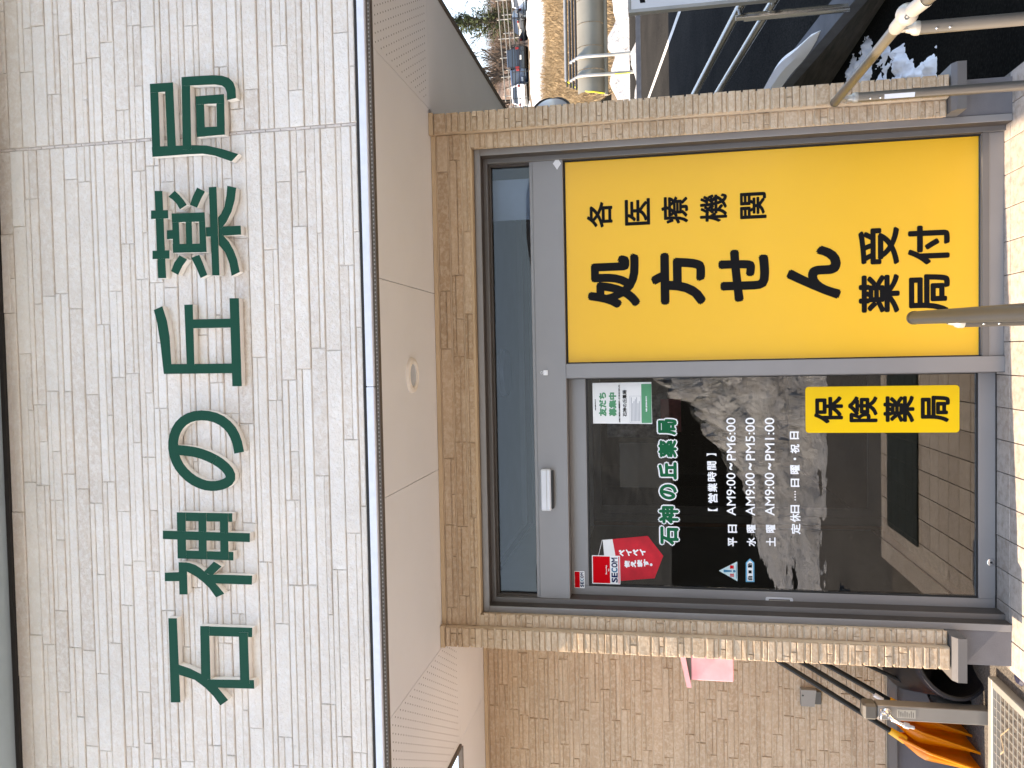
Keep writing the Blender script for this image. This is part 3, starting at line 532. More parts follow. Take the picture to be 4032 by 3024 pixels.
def rows(z0, z1, phase, pitch):
    k = math.floor((z0 - phase) / pitch); out = []
    while phase + k * pitch < z1 - .004:
        a = max(z0, phase + k * pitch); b = min(z1, phase + (k + 1) * pitch); k += 1
        if b - a > .012: out.append((a, b))
    return out
def courses(x0, x1, z0, z1, phase, pitch, r, lmin=.22, lmax=.62, split=.62, cuts=()):
    """stone strips of a siding wall as (x0,x1,z0,z1): courses of blocks, many blocks split into two thinner strips"""
    P = []
    edges = [x0] + sorted(c for c in cuts if x0 < c < x1) + [x1]
    for a, b in rows(z0, z1, phase, pitch):
        for e0, e1 in zip(edges, edges[1:]):
            x = e0 + (.006 if e0 in cuts else 0); end = e1 - (.006 if e1 in cuts else 0); first = True
            while x < end - .01:
                l = r.uniform(lmin, lmax) * (r.random() if first else 1); first = False
                xe = min(end, x + max(.09, l))
                if end - xe < .10: xe = end
                if b - a > .04 and r.random() < split:
                    m = a + (b - a) * r.choice((.36, .42, .58, .64))
                    if xe - x > .3 and r.random() < .45:
                        q = x + (xe - x) * r.uniform(.35, .65); P += [(x, q, a, m), (q, xe, a, m)]
                    else: P.append((x, xe, a, m))
                    P.append((x, xe, m, b)); 
                else: P.append((x, xe, a, b))
                x = xe
    return P
def build_pieces(name, P, yplane, proud, mat, parent, r, gap=.0030, rowgap=.0065, subgap=.0022, course=None, limit=300, view=(-9, 9), kindname='stone_strip'):
    big = sorted(P, key=lambda p: -((p[1] - p[0]) * (p[3] - p[2]) * (1 if p[1] > view[0] and p[0] < view[1] else .01)))
    keep = set(big[:limit]); rest = MB(); n = 0
    def edge(z):      # wide joint between courses, fine joint between the strips of one block
        k = (z - course[0]) / course[1]; return rowgap if abs(k - round(k)) < .03 else subgap
    for p in P:
        tone = min(1, max(0, r.gauss(.5, .2 if mat == 'cream_stone' else .22))); d = proud + r.uniform(-.0015, .003)
        mb = MB() if p in keep else rest
        mb.tone = tone; mb.piece(p[0] + gap / 2, p[1] - gap / 2, yplane - d, yplane + .002, p[2] + edge(p[2]) / 2, p[3] - edge(p[3]) / 2)
        if p in keep: obj(kindname, mb, mat, parent, recalc=False)
        else: n += 1
    if n: tagp(obj('smaller_strips', rest, mat, parent, recalc=False), kind='stuff')

# --- upper storey (projects over the entrance; runs back along the road)
FY = -.895; FX0, FX1 = -2.125, 1.875
r1 = random.Random(3)
mb = MB(); mb.box(FX0, FX1, FY, -.45, ZS + .055, 4.40); fas = obj('upper_wall', mb, 'cream_groove', bld)
P = courses(FX0, FX1, ZS + .062, 4.40, 2.768 - .0648, .0648, r1, .34, .95, .68, cuts=(.94,))
build_pieces('fascia', P, FY, .0075, 'cream_stone', fas, r1, gap=.0020, rowgap=.0042, subgap=.0016, course=(2.768 - .0648, .0648), view=(-1.8, 1.65))
mb = MB()
for k in range(27): mb.bbox(.935, .945, FY - .0065, FY + .002, ZS + .064 + k * .0648, min(4.39, ZS + .064 + k * .0648 + .062), .002)
obj('sealed_joint', mb, 'seal', fas)
mb = MB(); mb.box(FX0, FX1, -.45, 11.4, ZS + .06, 4.40); obj('upper_side_wall', mb, 'cream_groove', bld)
# top eave
mb = MB(); mb.box(-4.7, 2.2, -1.22, -.90, 4.405, 4.50); obj('gutter_and_sunshade', mb, 'eave_metal', bld)  # gutter; its left overrun past the wall is added to shade the upper wall
mb = MB(); mb.box(-2.3, 2.2, -.899, 11.45, 4.405, 4.50); obj('roof_edge', mb, 'eave_metal', bld)
mb = MB(); mb.box(-2.3, 2.2, -.899, 11.45, 4.502, 5.05); obj('roof', mb, 'roof_metal', bld)
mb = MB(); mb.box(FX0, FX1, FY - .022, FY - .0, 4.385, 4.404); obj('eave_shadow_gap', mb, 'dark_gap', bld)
# drip edge along the bottom of the upper wall
mb = MB(); mb.box(FX0, FX1, FY - .012, FY + .02, ZS + .049, ZS + .0605); obj('drip_gap', mb, 'dark_gap', bld)
for a, b in ((FX0, -.105), (-.103, FX1)):
    mb = MB(); mb.bbox(a, b, FY - .016, FY + .03, ZS + .016, ZS + .0485, .003); obj('drip_edge', mb, 'white_trim', bld)
mb = MB(); mb.box(FX0, FX1, FY + .002, FY + .031, ZS - .001, ZS + .0155)
obj('vent_strip', mb, 'brown_trim', bld)
mb = MB(); x = FX0 + .01
while x < FX1: mb.box(x, x + .006, FY - .0005, FY + .0018, ZS + .003, ZS + .008); x += .016
tagp(obj('vent_holes', mb, 'grey_plastic', bld), kind='stuff')
for x0, x1, ye in ((FX0 - .022, FX0 - .001, .254), (FX1 + .001, FX1 + .022, 11.4)):
    mb = MB(); mb.box(x0, x1, FY - .005, ye, ZS - .012, ZS + .06); obj('side_drip_edge', mb, 'brown_trim', bld)
# soffit boards (each board its own part, hair joints between)
SB = [(FX0, -1.472, FY + .032, .277), (-1.469, -.5615, FY + .032, -.045), (-.5585, .3295, FY + .032, -.045), (.3325, 1.2475, FY + .032, -.045), (1.2505, FX1, FY + .032, -.068),
      (1.19, FX1, -.0655, 3.5), (1.19, FX1, 3.503, 7.5), (1.19, FX1, 7.503, 11.4), (-2.125, -1.44, .28, .92), (-3.95, -2.128, .28, .92), (-5.8, -3.953, .28, .92)]
for i, (a, b, c, d) in enumerate(SB):
    mb = MB(); mb.box(a, b, c, d, ZS, ZS + .012); obj('soffit_board', mb, 'soffit', bld)
mb = MB(); mb.box(FX0, FX1, -.85, 11.3, ZS + .0125, ZS + .05); obj('soffit_backing', mb, 'brown_trim', bld)
mb = MB(); mb.box(-6, FX0 - .024, .6, 11.3, ZS + .0125, ZS + .05); obj('soffit_backing', mb, 'brown_trim', bld)
# ventilation holes of the two perforated boards: short slots recessed dark
def holes(x0, x1, y0, y1):
    mb = MB(); k = 0; y = y0 + .02
    while y < y1 - .01:
        x = x0 + .02 + (.018 if k % 2 else 0)
        while x < x1 - .01:
            mb.add([(x + .0040 * math.cos(a), y + .0040 * math.sin(a), ZS - .0006) for a in (0, 1.05, 2.09, 3.14, 4.19, 5.24)], [(0, 1, 2, 3, 4, 5)]); x += .036
        y += .034; k += 1
    return mb
tagp(obj('vent_slots', holes(FX0 + .02, -1.48, FY + .04, .26), 'soffit_hole', bld, recalc=False), kind='stuff')
tagp(obj('vent_slots', holes(1.26, FX1 - .02, FY + .04, -.08), 'soffit_hole', bld, recalc=False), kind='stuff')

# --- entrance wall: lintel band, stepped side piers
r2 = random.Random(8)
mb = MB()
mb.box(-1.355, 1.117, -.045, .3, 2.478, 2.66)
ent = obj('entrance_wall', mb, 'tan_groove', bld)
for a, b, y0, y1, z1 in ((-1.355, -1.300, -.045, .3, 2.477), (1.0495, 1.117, -.045, .3, 2.477), (-1.448, -1.3555, -.078, .9, 2.66), (1.1175, 1.208, -.078, .9, 2.66)):
    mb = MB(); mb.box(a, b, y0, y1, .29, z1); obj('pier_core', mb, 'tan_groove', ent)
mb = MB(); mb.box(1.15, 1.2, .9005, 11.3, -.1, 2.675); obj('side_wall', mb, 'tan_groove', bld)
PH = 2.270; PP = .0643
P = courses(-1.355, 1.117, 2.484, 2.654, PH, PP, r2, .22, .62, .85)
ENT = [(p, -.045 - .007, -.043, .0015) for p in P]          # (strip, front, back, half side joint)
P = []
def pier(x0, x1):
    for a, b in rows(.292, 2.652, PH, PP):
        c = r2.random(); m = a + (b - a) * r2.choice((.4, .45, .55, .6)); q = x0 + (x1 - x0) * r2.choice((.3, .5, .7))
        if c < .62: P.extend([(x0, x1, a, m), (x0, x1, m, b)])
        elif c < .78: P.extend([(x0, q, a, m), (q, x1, a, m), (x0, x1, m, b)])
        elif c < .88: P.extend([(x0, x1, a, m), (x0, q, m, b), (q, x1, m, b)])
        else: P.append((x0, x1, a, b))
pier(-1.352, -1.288); pier(1.038, 1.114)
ENT += [((a, b, c, min(d, 2.478)), -.052, -.043, .0012) for a, b, c, d in P if c < 2.46]
P.clear(); pier(-1.455, -1.3555); pier(1.1175, 1.215)
ENT += [(p, -.089, -.02, .0012) for p in P]
def gp(z):
    k = (z - PH) / PP; return .0042 if abs(k - round(k)) < .03 else .0012
ENT.sort(key=lambda e: -(e[0][1] - e[0][0]) * (e[0][3] - e[0][2])); rest = MB()
for n, (p, yf, yb, g) in enumerate(ENT):
    mb = MB() if n < 300 else rest; mb.tone = min(1, max(0, r2.gauss(.5, .24)))
    mb.piece(p[0] + g, p[1] - g, yf + r2.uniform(-.002, .002), yb, p[2] + gp(p[2]), p[3] - gp(p[3]))
    if n < 300: obj('stone_strip', mb, 'tan_stone', ent, recalc=False)
tagp(obj('smaller_strips', rest, 'tan_stone', ent, recalc=False), kind='stuff')
mb = MB(); mb.box(-1.46, 1.22, -.055, -.03, 2.6565, 2.678); mb.box(-1.46, -1.35, -.092, -.0555, 2.6565, 2.678); mb.box(1.112, 1.22, -.092, -.0555, 2.6565, 2.678); obj('top_molding', mb, 'tan_trim', ent)
mb = MB(); mb.box(-1.29, 1.04, -.046, .0, 2.4735, 2.4835); obj('lintel_trim', mb, 'tan_trim', ent)
# base ledge and concrete base on both sides
for sx, (a, b) in ((-1, (-1.500, -1.2995)), (1, (1.05, 1.258))):
    mb = MB(); xs = (a, b)
    V = [(a, -.118, .232), (b, -.118, .232), (b, -.118, .270), (a, -.118, .270), (a, .3, .232), (b, .3, .232), (b, .3, .288), (a, .3, .288), (a, -.09, .286), (b, -.09, .286)]
    mb.add(V, [(0, 1, 2, 3), (3, 2, 9, 8), (8, 9, 6, 7), (0, 4, 5, 1), (4, 7, 6, 5), (0, 3, 8, 7, 4), (1, 5, 6, 9, 2)]); obj('base_ledge', mb, 'frame', ent)
    mb = MB(); mb.box(a + .04, b - .001, .006, .9, -.2, .2315) if sx < 0 else mb.box(a + .001, b - .045, .006, .9, -.2, .2315); obj('base', mb, 'concrete_base', ent)

# --- left wing wall, set back
r3 = random.Random(21); WY = .905
mb = MB(); mb.box(-6, -1.4, WY, 1.2, .29, ZS - .004); wing = obj('wing_wall', mb, 'tan_groove', bld)
P = courses(-3.0, -1.47, .30, 2.655, 2.461, .0637, r3, .16, .50, .85)
build_pieces('wing', P, WY, .006, 'tan_stone', wing, r3, course=(2.461, .0637), view=(-2.7, -1.6), limit=300)
mb = MB(); mb.box(-6, -1.456, WY - .02, WY, 2.657, ZS - .002); obj('top_molding', mb, 'tan_trim', wing)
mb = MB(); mb.box(-6, -1.45, WY - .03, WY + .01, .245, .292); obj('base_flashing', mb, 'frame', wing)
mb = MB(); mb.box(-6, -1.45, WY + .015, 1.2, -.3, .244); obj('base', mb, 'concrete_base', wing)
mb = MB(); mb.box(-6, FX0 - .023, .262, .279, ZS - .014, ZS + .013); obj('eave_edge', mb, 'brown_trim', wing)
mb = MB(); mb.box(-6, FX0 - .03, .605, 11.3, ZS + .0505, ZS + .056); mb.box(-6, -1.4, 1.21, 11.3, -.1, ZS - .004); obj('wing_body', mb, 'roof_metal', bld)

# --- porch floor of square tiles
mb = MB(); mb.box(-1.49, 1.243, -1.75, .30, -.20, -.006); flr = obj('porch_floor', mb, 'grout', kind='structure')
TP = .1525; r4 = random.Random(4); TJ = .028
cells = []
for j in range(-22, 1):
    for i in range(-10, 9):
        x0 = .028 - TP * 0 + i * TP; y0 = TJ + (j - 1) * TP + 0
        a, b = max(x0, -1.487), min(x0 + TP, 1.24); c, d = max(y0, -1.747), min(y0 + TP, .03 if j == 0 else 9)
        if b - a > .02 and d - c > .02: cells.append((a, b, c, d))
cells.append
for i in range(-10, 9):
    x0 = .028 + i * TP; a, b = max(x0, -1.29), min(x0 + TP, 1.04)
    if b - a > .02: cells.append((a, b, TJ, .17))
cells.sort(key=lambda c: -c[2]); rest = MB()
for n, (a, b, c, d) in enumerate(cells):
    mb = MB() if n < 300 else rest; mb.tone = r4.random()
    g = .0022; mb.bbox(a + g, b - g, c + g, d - g, -.03, 0 + r4.uniform(-.0006, .0006), .0012)
    if n < 300: obj('tile', mb, 'tile', flr, recalc=False)
if rest.v: tagp(obj('far_tiles', rest, 'tile', flr, recalc=False), kind='stuff')

# --- soffit downlight
t = thing('soffit_downlight', (-.07, -.464, ZS - .02), 'round recessed downlight in the soffit above the door', 'ceiling light')
mb = MB(); mb.lathe([(.052, -.0005), (.052, -.012), (.064, -.017), (.078, -.012), (.082, -.0005)], (-.07, -.464, ZS), n=32); obj('trim_ring', mb, 'letter_side', t, smooth=True)
mb = MB(); mb.lathe([(.0, -.006), (.051, -.006), (.051, -.004)], (-.07, -.464, ZS), n=32); obj('lens', mb, 'lamp_glass', t)

# --- raised sign characters
def letter(key, label):
    mb = MB(); k = 0
    for p in LETTERS[key]:
        yf = -.935 - .0003 * (k % 14); yb = -.905
        if p[0] == 'strip':
            l, rr = p[1], p[2]; n = len(l)
            for i in range(n - 1):
                mb.add([(q[0], yf - (.0009 if i < 7 else 0), q[1]) for q in (l[i], l[i + 1], rr[i + 1], rr[i])], [(0, 1, 2, 3)], 0)
            for line in (l, rr):
                for i in range(n - 1): mb.add([(line[i][0], yf, line[i][1]), (line[i + 1][0], yf, line[i + 1][1]), (line[i + 1][0], yb, line[i + 1][1]), (line[i][0], yb, line[i][1])], [(0, 1, 2, 3)], 1)
            for i in (0, n - 1): mb.add([(l[i][0], yf, l[i][1]), (rr[i][0], yf, rr[i][1]), (rr[i][0], yb, rr[i][1]), (l[i][0], yb, l[i][1])], [(0, 1, 2, 3)], 1)
        else:
            n = len(p); V = [(x, yf, z) for x, z in p] + [(x, yb, z) for x, z in p]
            mb.add(V, [tuple(range(n))], 0); mb.add(V, [(i, i + n, (i + 1) % n + n, (i + 1) % n) for i in range(n)], 1)
        k += 1
    obj('sign_letter', mb, ['letter_green', 'letter_side'], label=label, cat='letter', group='raised green characters on the upper wall', recalc=False)
for key, lab in (('stone', 'raised green character 石, leftmost of the big sign on the cream wall'), ('god', 'raised green character 神, second from left in the big wall sign'),
                 ('no', 'raised green curved character の, third in the big wall sign'), ('hill', 'raised green character 丘, fourth in the big wall sign'),
                 ('medicine', 'raised green many-stroked character 薬, fifth in the big wall sign'), ('bureau', 'raised green character 局, rightmost of the big wall sign')):
    letter(key, lab)

# ------------------------------------------------------------------ the entrance door
dr = thing('entrance_door', (-.125, .08, 0), 'grey aluminium automatic sliding door with transom and fixed right panel', 'door')
L0, L1, R1, R0 = -1.2987, -1.2670, 1.0171, 1.0488
def part(name, mb, mat, parent=dr, **kw): return obj(name, mb, mat, parent, **kw)
mb = MB(); mb.bbox(L0, L1, 0, .068, .0005, 2.4395, .0015); part('casing', mb, 'frame_light')
mb = MB(); mb.bbox(R1, R0, 0, .068, .0005, 2.4395, .0015); part('casing', mb, 'frame_light')
mb = MB(); mb.bbox(L0, R0, 0, .068, 2.44, 2.472, .0015); part('casing', mb, 'frame_light')
# dark brown strips between casing and inner frame
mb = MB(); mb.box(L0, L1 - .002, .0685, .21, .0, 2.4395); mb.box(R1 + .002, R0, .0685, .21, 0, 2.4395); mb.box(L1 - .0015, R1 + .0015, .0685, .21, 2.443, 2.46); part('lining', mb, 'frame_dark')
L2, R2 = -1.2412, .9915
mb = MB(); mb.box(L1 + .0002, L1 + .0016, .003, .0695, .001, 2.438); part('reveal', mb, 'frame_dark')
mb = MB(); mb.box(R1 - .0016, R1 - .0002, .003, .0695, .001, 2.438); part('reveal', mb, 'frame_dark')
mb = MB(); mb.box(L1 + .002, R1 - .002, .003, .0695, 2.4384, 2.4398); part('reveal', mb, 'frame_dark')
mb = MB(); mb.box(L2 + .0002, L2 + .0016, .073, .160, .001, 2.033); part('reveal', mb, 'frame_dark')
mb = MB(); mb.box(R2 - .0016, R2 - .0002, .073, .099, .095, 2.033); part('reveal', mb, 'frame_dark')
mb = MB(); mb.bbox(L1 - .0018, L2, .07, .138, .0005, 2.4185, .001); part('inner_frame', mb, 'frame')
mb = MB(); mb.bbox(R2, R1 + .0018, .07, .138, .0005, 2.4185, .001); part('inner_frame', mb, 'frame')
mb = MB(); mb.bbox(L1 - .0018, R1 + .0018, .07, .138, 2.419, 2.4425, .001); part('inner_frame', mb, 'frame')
# transom
mb = MB(); mb.box(L2 + .012, R2 - .012, .122, .127, 2.207, 2.407); part('transom_glass', mb, 'glass_blue')
mb = MB(); mb.box(L2, L2 + .012, .100, .137, 2.206, 2.4185); mb.box(R2 - .012, R2, .100, .137, 2.206, 2.4185); mb.box(L2 + .0121, R2 - .0121, .100, .137, 2.407, 2.4185); part('transom_gasket', mb, 'frame_dark')
mb = MB(); mb.bbox(L2, R2, .080, .25, 2.034, 2.188, .0015); part('header', mb, 'frame_light')
mb = MB(); mb.bbox(L2, R2, .0865, .25, 2.1885, 2.2055, .0015); part('header_lip', mb, 'frame_light')
x0, x1, z0, z1 = SENSOR
mb = MB(); mb.bbox(x0, x1, .045, .079, z0 + .014, z1, .006); s = part('motion_sensor', mb, 'silver_plastic')
mb = MB(); mb.box(x0 + .012, x1 - .008, .048, .078, z0 + .004, z0 + .0135); obj('sensor_window', mb, 'rubber', s)
mb = MB(); mb.box(x0 + .002, x1 - .002, .0436, .0449, z0 + .036, z0 + .038); obj('groove', mb, 'grey_plastic', s)
x0, x1, z0, z1 = TAG
mb = MB(); mb.bbox(x0, x1, .0705, .0755, z0, z1 - .01, .002); mb.tube([((x0 + x1) / 2 + .006 * math.cos(a), .076, z1 - .002 + .006 * math.sin(a)) for a in rngf(0, 6.2, 10)], .0015, 6); mb.box(x0 + .010, x0 + .014, .069, .0704, z0 + .006, z0 + .018)
part('hook_tag', mb, 'sign_white')
# mullion, fixed panel
mb = MB(); mb.bbox(-.1085, -.0365, .075, .130, .0005, 2.0335, .0015); part('mullion', mb, 'frame_light')
mb = MB(); mb.box(-.112, -.1090, .078, .128, .0005, 2.0335); part('mullion_edge', mb, 'frame')
mb = MB(); mb.bbox(-.036, R2 - .0005, .088, .13, .0005, .094, .0015); b = part('bottom_rail', mb, 'frame_light')
mb = MB(); mb.bbox(-.036, R2 - .0005, .082, .0875, .066, .094, .001); obj('glazing_bead', mb, 'frame', b)
mb = MB(); mb.box(-.0355, R2 - .0005, .115, .121, .0945, 2.0335); part('fixed_glass', mb, 'glass')
mb = MB(); mb.box(-.0355, -.0315, .100, .1145, .0945, 2.0335); mb.box(R2 - .007, R2 - .001, .100, .1145, .0945, 2.0335); mb.box(-.031, R2 - .0075, .104, .1145, 2.026, 2.0335); part('gasket', mb, 'rubber')
# sliding leaf
lf = thing('leaf', (0, 0, 0), None, None); lf.parent = dr; lf.location = Vector((-.66, .19, 0)) - Vector(dr.location)
mb = MB(); mb.bbox(-1.264, -1.197, .165, .205, .006, 2.033, .0015); obj('stile', mb, 'frame_light', lf)
mb = MB(); mb.bbox(-.115, -.055, .165, .205, .006, 2.033, .0015); obj('stile', mb, 'frame_light', lf)
mb = MB(); mb.bbox(-1.1965, -.1155, .165, .205, 1.944, 2.033, .0015); obj('rail', mb, 'frame_light', lf)
mb = MB(); mb.bbox(-1.1965, -.1155, .165, .205, .006, .081, .0015); obj('rail', mb, 'frame_light', lf)
mb = MB(); mb.box(-1.1968, -1.188, .168, .2, .0815, 1.9435); mb.box(-1.1875, -.1155, .168, .2, 1.936, 1.9435); mb.box(-1.1875, -.1155, .168, .2, .0815, .0885); mb.box(-.1195, -.1155, .168, .2, .089, 1.9355); obj('gasket', mb, 'rubber', lf)
mb = MB(); mb.box(-1.1878, -.1198, .1765, .1825, .0888, 1.9358); obj('glass', mb, 'glass', lf)
x0, x1, z0, z1 = HANDLE
mb = MB(); rect(mb, (x0, x1, z0, z1), .1605, .0043, r=.008); obj('pull_handle', mb, 'silver_plastic', lf)
mb = MB(); rect(mb, (x0 + .008, x1 - .008, z0 + .015, z1 - .015), .1595, .0009, r=.003); obj('pull_recess', mb, 'rubber', lf)
mb = MB(); rect(mb, (x0 + .010, x1 - .011, z0 + .017, z1 - .017), .1588, .0006, r=.002); obj('pull_plate', mb, 'grey_plastic', lf)
x0, x1, z0, z1 = KEY; c = ((x0 + x1) / 2, .1648, (z0 + z1) / 2)
mb = MB(); mb.lathe([(.0175, 0), (.0175, .003), (.012, .005), (.0, .005)], c, (0, -1, 0), 20); obj('key_cylinder', mb, 'chrome', lf, smooth=True)
mb = MB(); mb.lathe([(.0055, .0052), (.0055, .0062), (0, .0062)], c, (0, -1, 0), 14); obj('keyhole', mb, 'rubber', lf)
# lettering stuck on the leaf glass
mw = MB(); mg = MB()
for ch, *bx in GLASS_NAME:
    glyphs(mw, ch, (bx[0] - .0065, bx[1] + .0065, bx[2] - .0065, bx[3] + .0065), .1758, .0105)
    glyphs(mg, ch, bx, .1742, .0046)
obj('shop_name_outline', mw, 'white_print', lf, recalc=False); obj('shop_name', mg, 'green_print', lf, recalc=False)
mw = MB()
for ch, *bx in GLASS_TEXT:
    if ch == '…':
        for k in range(4): mw.lathe([(.0035, 0), (.0035, .0004), (0, .0004)], (bx[0] + .004 + .0135 * k, .1755, (bx[2] + bx[3]) / 2), (0, -1, 0), 10)
    elif ch == '・': mw.lathe([(.0062, 0), (.0062, .0004), (0, .0004)], ((bx[0] + bx[1]) / 2, .1755, (bx[2] + bx[3]) / 2), (0, -1, 0), 14)
    else: glyphs(mw, ch, bx, .1757, .0008 if ch in '【】' else .0014 if len(ch) == 1 else .0005)
obj('opening_hours', mw, 'white_print', lf, recalc=False)

# yellow window sign on the fixed panel
ws = thing('window_sign', (.477, .112, .0945), 'tall yellow sheet sign filling the fixed panel with black characters', 'sign')
mb = MB(); mb.box(-.030, .9825, .1085, .1142, .101, 2.024); obj('sheet', mb, 'yellow_sheet', ws)
for ch, *bx in SIGN:
    big = (bx[3] - bx[2]); mb = MB(); glyphs(mb, ch, bx, .1078, big * (.025 if ch in '各医療機関' else .031 if ch in '薬受局付' else .044)); obj('character', mb, 'black_print', ws, recalc=False)
pl = thing('window_plate', (PLATE[0], .17, PLATE[2]), 'yellow rounded plate with four black characters on the door glass', 'sign')
mb = MB(); rect(mb, PLATE, .1735, .0016, r=.016); obj('plate', mb, 'yellow_plate', pl)
mb = MB()
for ch, *bx in PLATE_TEXT: mb2 = MB(); glyphs(mb2, ch, bx, .1730, .0046); obj('character', mb2, 'black_print', pl, recalc=False)

# stickers, pennant and poster
def sec(nm, bx, y, label, small):
    t = thing(nm, ((bx[0] + bx[1]) / 2, y, bx[2]), label, 'sticker'); W = bx[1] - bx[0]; H = bx[3] - bx[2]
    mb = MB(); rect(mb, bx, y, .0006, r=.003); obj('backing', mb, 'white_print', t)
    m = W * .03; f = .46 if small else .36
    mb = MB(); mb.box(bx[0] + m, bx[1] - m, y - .0005, y - .0001, bx[2] + H * f, bx[3] - m); 
    if not small: mb.box(bx[0] + m, bx[1] - m, y - .0005, y - .0001, bx[2] + m, bx[2] + H * .06)
    obj('red_field', mb, 'red_print', t)
    z0 = bx[2] + H * (.08 if small else .09); z1 = bx[2] + H * (f - .05); wd = (W - 4 * m) / 5
    for i, ch in enumerate('SECOM'):
        mb = MB(); glyphs(mb, ch, (bx[0] + 2 * m + wd * i + .001, bx[0] + 2 * m + wd * (i + 1) - .001, z0, z1), y - .0009, W * (.010 if ch != 'M' else .004)); obj('letter', mb, 'teal_print' if ch == 'C' else 'navy_print', t, recalc=False)
    if not small:
        mb = MB(); glyphs(mb, 'Security', (bx[0] + W * .34, bx[0] + W * .67, bx[2] + H * .455, bx[2] + H * .52), y - .0012, .0004); glyphs(mb, 'by', (bx[0] + W * .46, bx[0] + W * .55, bx[2] + H * .375, bx[2] + H * .43), y - .0012, .0004); obj('lettering', mb, 'white_print', t, recalc=False)
sec('security_sticker', SEC_BIG, .1724, 'large red and white security sticker in the upper left of the door glass', False)
sec('security_sticker', SEC_SMALL, .1638, 'small red and white security sticker on the top rail of the door leaf', True)
pn = thing('pennant', (-1.06, .21, 1.56), 'red pointed pennant with white band and string in the upper left of the door', 'pennant')
mb = MB(); mb.prism_xz(PENNANT, .1752, .1762); obj('cloth', mb, 'red_cloth', pn)
mb = MB(); mb.prism_xz(PENNANT_W, .1746, .1751); obj('top_band', mb, 'poster_white', pn)
mb = MB(); mb.tube([(-.955, .1742, 1.872), (-1.035, .1742, 1.892), (-1.13, .1742, 1.868)], .0012, 5); obj('string', mb, 'white_print', pn)
for s, x0, z0, z1, w_, dx in (('ペイペイ', -1.0, 1.648, 1.789, .034, -.005), ('使えます。', -1.052, 1.60, 1.762, .038, -.008)):
    n = len(s); h = (z1 - z0) / n
    for i, ch in enumerate(s):
        zt = z1 - i * h; ox = x0 - w_ - dx * (i - n / 2) * .4
        mb = MB(); bx = (ox, ox + w_, zt - h * .92, zt - h * .06)
        if ch == '。': bx = (ox, ox + .014, zt - h * .5, zt - h * .5 + .014)
        glyphs(mb, ch, bx, .1742, .0022, step=.00004); obj('character', mb, 'white_print', pn, recalc=False)
cs = thing('caution_sticker', (-1.10, .174, 1.195), 'triangular pale caution sticker with exclamation mark on the door glass', 'sticker')
mb = MB(); mb.prism_xz(TRI, .1745, .1755); obj('backing', mb, 'pale_teal', cs)
mb = MB(); cx = -1.1; mb.prism_xz([(cx - .007, 1.262), (cx + .007, 1.262), (cx + .0035, 1.222), (cx - .0035, 1.222)], .1738, .1744); mb.lathe([(.0065, 0), (.0065, .0005), (0, .0005)], (cx, .1744, 1.210), (0, -1, 0), 14); mb.prism_xz([(-1.138, 1.1985), (-1.062, 1.1985), (-1.062, 1.2015), (-1.138, 1.2015)], .1738, .1744); obj('exclamation_mark', mb, 'teal_print', cs)
mb = MB(); glyphs(mb, '注', (-1.131, -1.111, 1.212, 1.232), .1738, .0008); glyphs(mb, '意', (-1.089, -1.069, 1.212, 1.232), .1738, .0008); obj('lettering', mb, 'red_print', cs, recalc=False)
a_ = thing('arrow_sticker', (-1.095, .174, 1.11), 'blue bordered arrow shaped sticker reading automatic below the caution triangle', 'sticker')
mb = MB(); mb.prism_xz(ARROW, .1745, .1755); obj('border', mb, 'sky_print', a_)
mb = MB(); mb.prism_xz([(-1.147, 1.119), (-1.056, 1.119), (-1.043, 1.133), (-1.056, 1.147), (-1.147, 1.147)], .1738, .1744); obj('field', mb, 'poster_white', a_)
mb = MB(); glyphs(mb, '自', (-1.143, -1.122, 1.122, 1.144), .1734, .0008); glyphs(mb, '動', (-1.080, -1.057, 1.122, 1.144), .1734, .0008)
mb.lathe([(.006, 0), (.011, .0002), (.0, .0003)], (-1.101, .1734, 1.133), (0, -1, 0), 4); obj('lettering', mb, 'black_print', a_, recalc=False)
ps = thing('poster', (POSTER[0], .172, POSTER[2]), 'white paper notice with green heading and green foot in the door glass corner', 'poster')
mb = MB(); mb.prism_xz([(POSTER[0] - .002, POSTER[2]), (POSTER[1] + .001, POSTER[2] + .002), (POSTER[1], POSTER[3]), (POSTER[0] + .002, POSTER[3])], .1735, .1745); obj('paper', mb, 'poster_white', ps)
mb = MB(); mb.box(POSTER_GREEN[0], POSTER_GREEN[1], .1729, .1734, POSTER_GREEN[2], POSTER_GREEN[3]); obj('green_foot', mb, 'poster_green', ps)
for s, k, *bx in POSTER_TXT:
    mb = MB(); glyphs(mb, s, bx, .1726, .0022 if k == 'g' else .0006); obj('lettering', mb, {'g': 'poster_green', 'k': 'black_print', 'w': 'white_print'}[k], ps, recalc=False)
mb = MB(); bx = (-.345, -.208, 1.664, 1.72)
for a, b in ((bx[0], bx[0] + .0012), (bx[1] - .0012, bx[1])): mb.box(a, b, .1729, .1733, bx[2], bx[3])
mb.box(bx[0], bx[1], .1727, .1728, bx[3] - .0012, bx[3]); mb.box(bx[0], bx[1], .1727, .1728, bx[2], bx[2] + .0012)
for k in range(7): mb.box(bx[0] + .006, bx[0] + .13 - .01 * (k * 7 % 4), .1729, .1733, bx[3] - .010 - .0068 * k, bx[3] - .0065 - .0068 * k)
obj('small_print', mb, 'cover_grey', ps)
t = MB(); t.prism_xz(DIAMOND, .0785, .0795); obj('corner_sticker', t, 'sign_white', label='pale diamond shaped sticker at the right end of the door header', cat='sticker')

